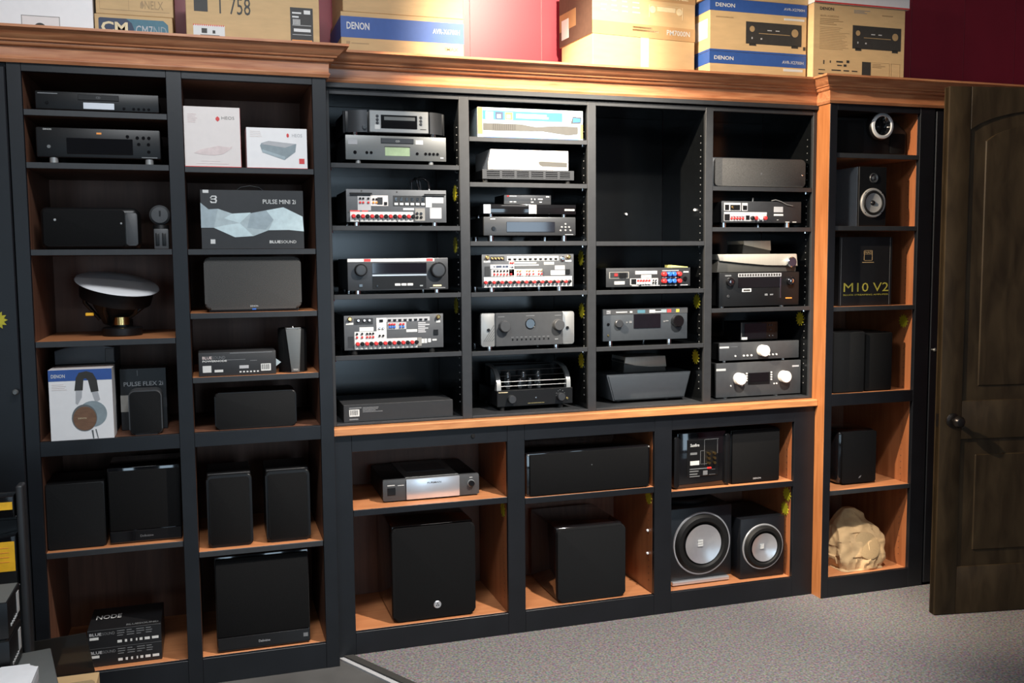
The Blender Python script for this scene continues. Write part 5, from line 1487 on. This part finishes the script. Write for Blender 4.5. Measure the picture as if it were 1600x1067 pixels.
t = Thing('centre_speaker', 'very wide black centre speaker on the middle shelf of the base cabinet', 'speaker', 1.298, 1.902, 0.09, 0.6215, 0.194)
t.box('cabinet', 0, t.w, 0.004, 0.30, 0, t.h, 'black_gloss', 0.003, 2)
t.box('grille', 0.012, t.w - 0.012, -0.010, 0.003, 0.004, t.h - 0.004, 'grille', 0.004, 2)
t.fc('badge', 0.51, 0.65, 0.003, 0.0112, 'steel_mid')
for u, v in ((0.012, 0.97), (0.988, 0.97)):
    t.fc('grille_peg', u, v, 0.004, 0.004, 'steel_light', 10)

t = Thing('subwoofer', 'glossy black cube subwoofer with rounded grille, middle of base cabinet', 'subwoofer', 1.450, 1.785, 0.117, 0.1065, 0.346)
t.box('cabinet', 0.001, t.w - 0.001, 0.018, 0.38, 0.006, t.h, 'black_gloss', 0.010, 3)
t.put('grille', m_prism(rrect(0, t.w, 0.004, t.h - 0.004, 0.018), -0.012, 0.018, 'grille_soft', 0.008, 3))
for x in (0.04, t.w - 0.04):
    for y in (0.04, 0.34):
        t.put('foot', m_lathe([(0, 0), (0.014, 0), (0.014, 0.007)], 'black_rubber', 'Z', 14), x, y, 0)

t = Thing('subwoofer', 'black cube subwoofer turned to show its printed connection plate', 'subwoofer', 2.033, 2.330, 0.105, 0.5905, 0.266)
t.put('side_wing', m_prism(rrect(0, 0.026, 0.006, t.h - 0.014, 0.008), -0.004, 0.27, 'black_plastic', 0.006, 3))
t.put('side_wing', m_prism(rrect(t.w - 0.026, t.w, 0.006, t.h - 0.014, 0.008), -0.004, 0.27, 'black_plastic', 0.006, 3))
t.box('cabinet', 0.020, t.w - 0.020, 0.004, 0.27, 0.002, t.h, 'black_gloss', 0.004, 2)
pl = t.box('connection_plate', t.u(0.24), t.u(0.79), 0.000, 0.006, 0.055, t.h - 0.035, 'black_plastic', 0.001)
t.f = 0.0
t.ft('Sunfire', 0.29, 0.45, 0.745, 0.80, 'white_print', 0.02, y=-0.0006, parent=pl)
for i in range(3):
    for u in (0.61, 0.71):
        t.put('jack', m_lathe([(0, -0.014), (0.007, -0.014), (0.007, 0.0)], 'gold_metal', 'Y', 12), t.u(u), 0, t.v(0.44 + 0.085 * i), parent=pl)
t.put('switch', m_box(0.022, 0.006, 0.008, 'red_plastic', 0.001), t.u(0.63), -0.002, t.v(0.345), parent=pl)
t.put('printed_frames', m_boxes([(t.u(a), t.u(b), -0.0006, 0, t.v(c), t.v(d)) for a, b, c, d in ((0.54, 0.80, 0.86, 0.866), (0.54, 0.545, 0.40, 0.866), (0.775, 0.78, 0.60, 0.866), (0.47, 0.54, 0.66, 0.665), (0.47, 0.475, 0.42, 0.66), (0.47, 0.60, 0.42, 0.425), (0.29, 0.41, 0.60, 0.64), (0.28, 0.60, 0.335, 0.35), (0.28, 0.44, 0.29, 0.31), (0.28, 0.42, 0.24, 0.26), (0.28, 0.46, 0.20, 0.215), (0.52, 0.60, 0.22, 0.30), (0.63, 0.74, 0.22, 0.225), (0.63, 0.74, 0.31, 0.315))], 'dim_print'), parent=pl)
t.put('label_sticker', m_box(t.u(0.16), 0.0008, 0.020, 'white_print'), t.u(0.37), -0.0004, t.v(0.45), parent=pl)

t = Thing('satellite_speaker', 'black square speaker with small badge at the bottom edge, right of printed plate', 'speaker', 2.343, 2.610, 0.115, 0.5905, 0.260)
t.box('cabinet', 0, t.w, 0.004, 0.24, 0, t.h, 'black_plastic', 0.004, 2)
t.box('grille', 0.003, t.w - 0.003, -0.010, 0.003, 0.003, t.h - 0.003, 'grille', 0.004, 2)
t.ft('DENON', 0.44, 0.60, 0.065, 0.095, 'grey_card', 0.02, y=-0.0106)


def cone_sub(name, lab, x0, x1, y, z, h, R, cz, plinth):
    t = Thing(name, lab, 'subwoofer', x0, x1, y, z, h, group='subwoofers with silver cones')
    b0 = 0.022 if plinth else 0.0
    t.box('cabinet', 0, t.w, 0, 0.30, b0, t.h, 'black_paint', 0.004, 2)
    if plinth:
        t.box('plinth', 0.0, t.w * 0.94, -0.018, 0.28, 0.004, b0, 'silver', 0.002)
        t.box('pad', 0.02, t.w * 0.92, -0.010, 0.27, 0.0, 0.004, 'black_rubber', 0.0)
    cx = t.w * 0.5
    t.put('trim_ring', m_lathe([(R - 0.006, -0.002), (R - 0.006, -0.006), (R, -0.006), (R + 0.002, -0.002), (R + 0.002, 0)], 'silver', 'Y', 64), cx, 0, cz)
    t.put('surround', m_lathe([(R * 0.97, 0.0), (R * 0.95, -0.008), (R * 0.86, -0.022), (R * 0.74, -0.022), (R * 0.65, -0.010), (R * 0.62, 0.0)], 'black_rubber', 'Y', 64), cx, -0.001, cz)
    c_ = t.put('cone', m_lathe([(R * 0.63, -0.014), (R * 0.55, -0.010), (R * 0.3, 0.0), (R * 0.12, 0.003), (0, 0.0035)], 'cone_silver', 'Y', 64), cx, -0.005, cz)
    q = 0.010 * R / 0.12
    t.put('cone_emblem', m_boxes([(-q * 1.1, q * 1.1, -0.0042, -0.0035, -q * 1.3 + i * q * 0.92, -q * 1.3 + i * q * 0.92 + q * 0.72) for i in range(3)], 'white_print'), cx - R * 0.06, -0.003, cz + 0.003, parent=c_)


cone_sub('subwoofer', 'larger subwoofer with silver cone and white ring, on a silver plinth', 2.047, 2.375, 0.155, 0.1065, 0.374, 0.153, 0.195, True)
cone_sub('subwoofer', 'smaller subwoofer with silver cone and white ring, under the starburst tags', 2.408, 2.655, 0.125, 0.1065, 0.300, 0.112, 0.155, False)
t = Thing('trim_ring', 'black rubber ring lying on the larger silver-cone subwoofer', 'ring', 2.07, 2.31, 0.20, 0.4805, 0.03)
bm = bmesh.new()
pts = [(0.105 + 0.014 * math.cos(2 * PI * i / 10), 0.014 + 0.014 * math.sin(2 * PI * i / 10)) for i in range(11)]
t.put('ring', m_lathe(pts, 'black_rubber', 'Z', 48), t.w / 2, 0.11, 0)
bm.free()

# ------------------------------------------------------------------ cartons on top of the shelving
TOP = 2.5165


def carton(name, lab, x0, x1, y, z, h, dep, m='kraft', rot=0.0, flap=True, group='cartons on top of the shelving'):
    global t
    t = Thing(name, lab, 'box', x0, x1, y, z, h, rot=rot, group=group)
    t.box('carton', 0, t.w, 0, dep, 0, h, m, 0.002)
    t.dep = dep
    return t


def left_side(name, y0, y1, z0, z1, m, p=0.0008):
    return t.box(name, -p, 0.0, y0, y1, z0, z1, m, 0)


carton('white_carton', 'white carton with a speaker drawing at the far left, atop the shelving', -0.98, -0.402, 0.09, TOP, 0.40, 0.32, 'white_card')
pic([(0.58, 0.0), (0.58, 0.175), (0.80, 0.18), (0.80, 0.0)], 'warm_card', 0.0008)
t.bars('printed_outline', [(0.58, 0.80, 0.172, 0.178), (0.578, 0.582, 0.0, 0.178), (0.798, 0.802, 0.0, 0.178)], 'grey_print', 0.0012)
pic([(0.685 + 0.045 * math.cos(a), 0.03 + 0.085 * math.sin(a)) for a in [2 * PI * i / 24 for i in range(24)]], 'dark_print', 0.0014)

carton('kraft_carton', 'lower kraft carton with teal oval lettering, beside the white carton', -0.398, -0.122, 0.09, TOP, 0.094, 0.30)
pic([(0.05, 0.06), (0.05, 0.82), (0.07, 0.86), (0.40, 0.86), (0.47, 0.70), (0.50, 0.45), (0.47, 0.06)], 'navy_print', 0.0007)
pic([(0.46, 0.06), (0.49, 0.45), (0.46, 0.70), (0.39, 0.86), (0.88, 0.86), (0.94, 0.70), (0.95, 0.06)], 'teal_print', 0.0006)
t.ft('CM', 0.08, 0.42, 0.28, 0.72, 'cream_print', 0.03)
t.ft('CM7', 0.52, 0.74, 0.24, 0.62, 'grey_card', 0.0)
t.ft('ND', 0.75, 0.92, 0.24, 0.62, 'ice_d', 0.0)
carton('kraft_carton', 'upper kraft carton stacked on the teal oval carton', -0.392, -0.118, 0.09, TOP + 0.0945, 0.30, 0.30)
t.bars('printed_frame', [(0.05, 0.95, 0.055, 0.06), (0.05, 0.054, 0.06, 0.5), (0.42, 0.424, 0.06, 0.5)], 'tan_print')
t.ft('NELX', 0.63, 0.87, 0.09, 0.19, 'tan_print', 0.0)
pic([(0.57, 0.10), (0.60, 0.09), (0.625, 0.13), (0.60, 0.19), (0.575, 0.16)], 'tan_print', 0.001, 'emblem')

carton('kraft_carton', 'large kraft carton with big dark number and shipping label', -0.072, 0.431, 0.06, TOP, 0.30, 0.30, 'kraft')
t.ft('T 758', 0.22, 0.475, 0.385, 0.60, 'dark_print', 0.0)
t.fb('printed_block', 0.06, 0.16, 0.40, 0.62, 'dark_print')
lb = t.fb('postal_sticker', 0.05, 0.28, 0.04, 0.23, 'white_print', 0.0008)
t.bars('postal_edge', [(0.05 + 0.0155 * i, 0.057 + 0.0155 * i, 0.22, 0.24) for i in range(15)], 'red_print', 0.0013, parent=lb)
t.bars('postal_print', [(0.11, 0.15, 0.13, 0.19), (0.19, 0.21, 0.13, 0.17), (0.10, 0.24, 0.06, 0.11)], 'dark_print', 0.0013, parent=lb)
lb = t.fb('shipping_label', 0.775, 0.95, 0.055, 0.53, 'dark_print', 0.0008)
t.bars('shipping_print', [(0.79, 0.86, 0.45, 0.47), (0.79, 0.84, 0.40, 0.42), (0.88, 0.93, 0.45, 0.50), (0.80, 0.93, 0.22, 0.26), (0.79, 0.935, 0.18, 0.185), (0.79, 0.935, 0.30, 0.305)] + [(0.795 + 0.01 * i, 0.80 + 0.01 * i, 0.31, 0.38) for i in range(6)], 'white_print', 0.0013, parent=lb)
t.fb('shipping_band', 0.785, 0.94, 0.065, 0.115, 'orange_print', 0.0013, parent=lb)

carton('receiver_carton', 'cream carton with a lavender-blue band, standing alone on the left of the hutch', 0.530, 1.053, 0.165, TOP, 0.185, 0.34)
t.fb('blue_band', 0, 1, 0.44, 0.90, 'blue_print', 0.0007)
left_side('blue_band', 0.0, t.dep, 0.0814, 0.1665, 'blue_print')
t.ft('DENON', 0.045, 0.225, 0.62, 0.78, 'white_print', 0.02)
t.ft('AVR-X6700H', 0.74, 0.965, 0.64, 0.75, 'white_print', 0.002)
t.bars('small_print', [(0.04, 0.07, 0.30, 0.36), (0.08, 0.22, 0.31, 0.33)], 'tan_print')
t.ft('IMAX', 0.84, 0.95, 0.27, 0.35, 'tan_print', 0.01)
t.bars('printed_picture', [(0.35, 0.93, 0.06, 0.10), (0.36, 0.92, 0.03, 0.06)], 'grey_print')
carton('kraft_carton', 'plain kraft carton resting on the lavender-banded carton', 0.540, 1.052, 0.165, TOP + 0.1855, 0.22, 0.34)
t.bars('tape_seam', [(0.0, 1.0, 0.49, 0.51)], 'tan_print')

carton('kraft_carton', 'plain pale kraft carton under the amplifier carton, angled slightly', 1.652, 2.190, 0.20, TOP, 0.170, 0.32, 'kraft', rot=math.radians(5))
t.bars('tape_strip', [(0.46, 0.54, 0.0, 1.0)], 'cream_print')
carton('amplifier_carton', 'cream and brown carton with amplifier drawing, on the plain pale carton', 1.650, 2.192, 0.20, TOP + 0.1705, 0.25, 0.34, 'kraft', rot=math.radians(5))
t.fb('tan_band', 0.0, 1.0, 0.0, 0.235, 'kraft_tan', 0.0007)
t.fb('tan_band', 0.55, 1.0, 0.68, 0.999, 'kraft_tan', 0.0007)
left_side('brown_side', 0.001, t.dep - 0.001, 0.001, t.h - 0.001, 'brown_print')
left_side('tan_patch', t.dep * 0.48, t.dep - 0.004, 0.07, 0.15, 'kraft_dark', 0.0012)
left_side('label_sticker', t.dep * 0.70, t.dep * 0.92, 0.03, 0.12, 'white_print', 0.0016)
t.ft('PM7000N', 0.715, 0.945, 0.085, 0.18, 'white_print', 0.008)
t.lines(0.38, 0.68, 0.09, 0.19, 2, 'cream_print', seed=21, fill=0.65)
t.ft('marantz', 0.60, 0.93, 0.73, 0.83, 'cream_print', 0.03)
t.bars('printed_flags', [(0.075, 0.10, 0.70, 0.74), (0.115, 0.14, 0.70, 0.74), (0.16, 0.19, 0.70, 0.74), (0.21, 0.25, 0.70, 0.74)], 'navy_print')
for i in range(4):
    t.lines(0.08 + 0.1 * i, 0.16 + 0.1 * i, 0.36, 0.62, 3, 'cream_print', seed=30 + i, fill=0.3)
t.bars('printed_picture', [(0.54, 0.87, 0.60, 0.605), (0.54, 0.545, 0.38, 0.605), (0.87, 0.875, 0.38, 0.605), (0.62, 0.80, 0.50, 0.58)], 'cream_print')
for u in (0.575, 0.84):
    t.fc('printed_dial', u, 0.52, 0.016, 0.0008, 'cream_print', 20)


def receiver_pic(u0, u1, v0, v1):
    """printed picture of a black receiver"""
    du, dv = u1 - u0, v1 - v0
    b = t.fb('printed_picture', u0, u1, v0 + dv * 0.08, v1, 'dark_print', 0.0008)
    t.bars('picture_foot', [(u0 + du * 0.06, u0 + du * 0.18, v0, v0 + dv * 0.1), (u0 + du * 0.82, u0 + du * 0.94, v0, v0 + dv * 0.1)], 'dark_print', 0.0008, parent=b)
    t.bars('picture_detail', [(u0 + du * 0.23, u0 + du * 0.79, v0 + dv * 0.52, v0 + dv * 0.545)], 'tan_print', 0.0012, parent=b)
    t.bars('picture_detail', [(u0 + du * 0.38, u0 + du * 0.46, v0 + dv * 0.66, v0 + dv * 0.70), (u0 + du * 0.53, u0 + du * 0.60, v0 + dv * 0.66, v0 + dv * 0.70), (u0 + du * 0.10, u0 + du * 0.12, v0 + dv * 0.28, v0 + dv * 0.36), (u0 + du * 0.26, u0 + du * 0.29, v0 + dv * 0.28, v0 + dv * 0.34)], 'grey_card', 0.0012, parent=b)
    t.put('picture_dial', m_lathe([(0, -0.0013), (t.u(du) * 0.045, -0.0013), (t.u(du) * 0.045, 0)], 'tan_print', 'Y', 20), t.u(u0 + du * 0.11), 0, t.v(v0 + dv * 0.70), parent=b)
    t.put('picture_dial', m_lathe([(0, -0.0013), (t.u(du) * 0.062, -0.0013), (t.u(du) * 0.062, 0)], 'tan_print', 'Y', 24), t.u(u0 + du * 0.88), 0, t.v(v0 + dv * 0.64), parent=b)


for z, h, lab, full in ((TOP, 0.117, 'lower blue-banded receiver carton, its bottom hidden by the wood crown', False), (TOP + 0.1175, 0.238, 'upper blue-banded receiver carton with picture, stacked on its twin', True)):
    carton('receiver_carton', lab, 2.216, 2.735, 0.13, z, h, 0.36)
    if full:
        t.fb('blue_band', 0, 1, 0.765, 0.999, 'blue_print', 0.0007)
        t.fb('blue_edge', 0, 1, 0.0, 0.035, 'blue_print', 0.0007)
        left_side('blue_band', 0.0, t.dep, h * 0.765, h * 0.999, 'blue_print')
        left_side('blue_edge', 0.0, t.dep, 0.0, h * 0.035, 'blue_print')
        left_side('label_sticker', 0.02, 0.15, h * 0.25, h * 0.62, 'white_print', 0.0012)
        t.ft('DENON', 0.055, 0.25, 0.84, 0.915, 'white_print', 0.02)
        t.ft('AVR-X2700H', 0.755, 0.975, 0.865, 0.915, 'white_print', 0.004)
        t.fb('white_tag', 0.76, 0.975, 0.675, 0.715, 'white_print', 0.0009)
        t.lines(0.06, 0.24, 0.62, 0.66, 1, 'tan_print', seed=2)
        receiver_pic(0.365, 0.945, 0.14, 0.60)
        t.fb('printed_block', 0.965, 0.99, 0.11, 0.18, 'dark_print')
    else:
        t.fb('blue_band', 0, 1, 0.52, 0.99, 'blue_print', 0.0007)
        left_side('blue_band', 0.0, t.dep, h * 0.52, h * 0.99, 'blue_print')
        t.ft('DENON', 0.045, 0.24, 0.67, 0.82, 'white_print', 0.02)
        t.ft('AVR-X2700H', 0.745, 0.97, 0.66, 0.78, 'white_print', 0.004)
        t.fb('white_tag', 0.76, 0.965, 0.36, 0.46, 'white_print', 0.0009)
carton('kraft_carton', 'plain kraft carton on top of the two blue-banded cartons', 2.20, 2.742, 0.13, TOP + 0.356, 0.25, 0.36)
t.bars('tape_seam', [(0.0, 1.0, 0.49, 0.51)], 'tan_print')

carton('receiver_carton', 'tall kraft carton printed in black with a receiver picture, rightmost', 2.745, 3.268, 0.09, TOP, 0.36, 0.36, 'kraft')
t.ft('DENON', 0.065, 0.21, 0.915, 0.955, 'dark_print', 0.01)
t.ft('AVR-X2800H', 0.065, 0.26, 0.83, 0.855, 'tan_print', 0.0)
t.lines(0.065, 0.33, 0.72, 0.81, 4, 'tan_print', seed=40)
t.lines(0.065, 0.40, 0.40, 0.70, 14, 'tan_print', seed=41, fill=0.3)
t.lines(0.43, 0.64, 0.90, 0.95, 3, 'grey_print', seed=42)
t.bars('small_print', [(0.74, 0.86, 0.895, 0.91)], 'tan_print')
receiver_pic(0.42, 0.955, 0.42, 0.75)
t.bars('printed_icons', [(0.11, 0.12, 0.22, 0.27), (0.18, 0.19, 0.24, 0.27), (0.25, 0.32, 0.25, 0.27), (0.36, 0.39, 0.25, 0.285), (0.26, 0.31, 0.205, 0.22), (0.33, 0.36, 0.20, 0.23), (0.06, 0.13, 0.14, 0.15), (0.20, 0.30, 0.14, 0.155), (0.33, 0.39, 0.14, 0.155), (0.42, 0.48, 0.14, 0.155), (0.06, 0.12, 0.085, 0.10), (0.15, 0.22, 0.085, 0.10), (0.25, 0.32, 0.085, 0.10), (0.35, 0.37, 0.08, 0.105), (0.40, 0.47, 0.085, 0.10)], 'dark_print')
t.fb('printed_block', 0.53, 0.625, 0.06, 0.28, 'dark_print', 0.0008)
t.bars('printed_frame', [(0.63, 0.83, 0.275, 0.279), (0.83, 0.833, 0.06, 0.279), (0.85, 0.95, 0.275, 0.279), (0.85, 0.853, 0.06, 0.279), (0.947, 0.95, 0.06, 0.279)], 'tan_print')
t.lines(0.64, 0.81, 0.20, 0.26, 3, 'tan_print', seed=43)
carton('white_carton', 'white carton with red edge, on the rightmost kraft carton', 2.742, 3.285, 0.08, TOP + 0.3605, 0.22, 0.34, 'white_card')
t.fb('red_edge', 0.0, 1.0, 0.0, 0.03, 'red_print', 0.0007)

# ------------------------------------------------------------------ display pieces in the left foreground
t = Thing('bin_rack', 'black storage rack holding yellow-labelled bins at the left edge', 'rack', -0.98, -0.602, -0.60, 0.0, 0.985)
for x in (0.0, t.w - 0.022):
    t.box('side_panel', x, x + 0.022, 0.0, 0.06, 0.0, t.h, 'charcoal_card', 0.008, 3)
t.box('back_panel', 0.022, t.w - 0.022, 0.050, 0.06, 0.02, t.h - 0.03, 'black_plastic', 0.002)
for z in (0.03, 0.42, 0.655, 0.875):
    t.box('shelf', 0.022, t.w - 0.022, 0.01, 0.050, z, z + 0.012, 'black_plastic', 0.002)
for z, h, lh, lab in ((0.888, 0.080, 0.024, 'black bin with a narrow yellow label, upper shelf of the rack'), (0.668, 0.19, 0.098, 'black bin with a tall yellow label, lower shelf of the rack')):
    q = Thing('storage_bin', lab, 'bin', -0.955, -0.628, -0.610, z, h)
    q.put('body', m_prism([(0, 0), (q.w, 0), (q.w, h * 0.86), (q.w * 0.8, h * 0.80), (q.w * 0.4, h * 0.74), (0, h * 0.74)], 0.0, 0.056, 'black_gloss', 0.003))
    q.box('label', 0.02, q.w - 0.004, -0.002, 0.0, h * 0.52 - lh / 2 - (0.0 if h > 0.1 else 0.004), h * 0.52 + lh / 2 - 0.004, 'yellow_print', 0)
    if h > 0.1:
        q.put('label_print', m_boxes([(0.10, q.w - 0.02, -0.0026, -0.002, h * 0.52 + d, h * 0.52 + d + 0.002) for d in (-0.02, -0.005, 0.01, 0.025)], 'orange_print'))

t = Thing('display_table', 'small dark grey display table in the lower left corner', 'table', -0.98, -0.455, -1.30, 0.0, 0.575)
t.root.rotation_euler = (0, 0, math.radians(12))
t.root.location = (-0.655, -1.43, 0)
t.box('table_top', 0, t.w, 0, 0.46, t.h - 0.022, t.h, 'table_grey', 0.004, 2)
for x in (0.03, t.w - 0.06):
    for y in (0.03, 0.40):
        t.box('leg', x, x + 0.03, y, y + 0.03, 0, t.h - 0.022, 'black_metal', 0.002)

t = Thing('white_device', 'white rounded device lying on the grey display table', 'device', -0.605, -0.487, -1.345, 0.5755, 0.05)
t.put('shell', m_prism(rrect(0, t.w, 0, 0.20, 0.025), 0.0, 0.045, 'white_plastic', 0.014, 4, axis='Z'))
t.put('sensor', m_lathe([(0, 0), (0.006, 0), (0.006, 0.002), (0, 0.002)], 'black_gloss', 'Z', 14), t.w * 0.6, 0.07, 0.0445)

for k_, (z, lab) in enumerate(((0.576, 'lower black component with white stickers, stacked at the left edge'), (0.683, 'upper black component, stacked at the left edge'))):
    t = Thing('black_component', lab, 'component', -0.90, -0.560, -1.13, z, 0.106 if k_ == 0 else 0.104, group='black components at the left edge')
    t.box('chassis', 0, t.w, 0, 0.17, 0.006, t.h, 'black_plastic', 0.003, 2)
    t.box('base_strip', 0.01, t.w - 0.01, 0.01, 0.16, 0, 0.006, 'black_rubber', 0)
    t.box('label_sticker', t.w, t.w + 0.001, 0.120, 0.150, t.h * 0.30, t.h * 0.85, 'white_print', 0)
    t.box('top_plate', 0.004, t.w - 0.004, 0.004, 0.166, t.h - 0.0005, t.h + 0.0005, 'table_grey', 0)
    t.put('button_row', m_boxes([(t.w, t.w + 0.002, 0.03 + 0.018 * i, 0.038 + 0.018 * i, t.h * 0.28, t.h * 0.28 + 0.007) for i in range(5)], 'white_print'), stuff=True)

t = Thing('smoked_panel', 'upright smoked acrylic sign panel before the bottom left shelf', 'sign', -0.70, -0.485, -0.255, 0.0, 0.365)
t.put('panel', m_prism([(0, 0.03), (t.w + 0.03, 0.03), (t.w + 0.03, 0.18), (t.w, 0.362), (0.0, 0.348)], 0.0, 0.006, 'smoke', 0.001, 1))
t.box('base', 0.0, t.w + 0.03, -0.05, 0.06, 0.0, 0.03, 'black_plastic', 0.003)

t = Thing('kraft_carton', 'small open kraft carton at the bottom left corner', 'box', -0.59, -0.440, -0.42, 0.0, 0.255)
t.box('carton', 0, t.w, 0, 0.11, 0, 0.235, 'kraft', 0.002)
t.put('flap', m_prism([(0.0, 0.235), (t.w, 0.235), (t.w - 0.004, 0.248), (t.w - 0.012, 0.255), (0.0, 0.252)], 0.0, 0.004, 'kraft'))
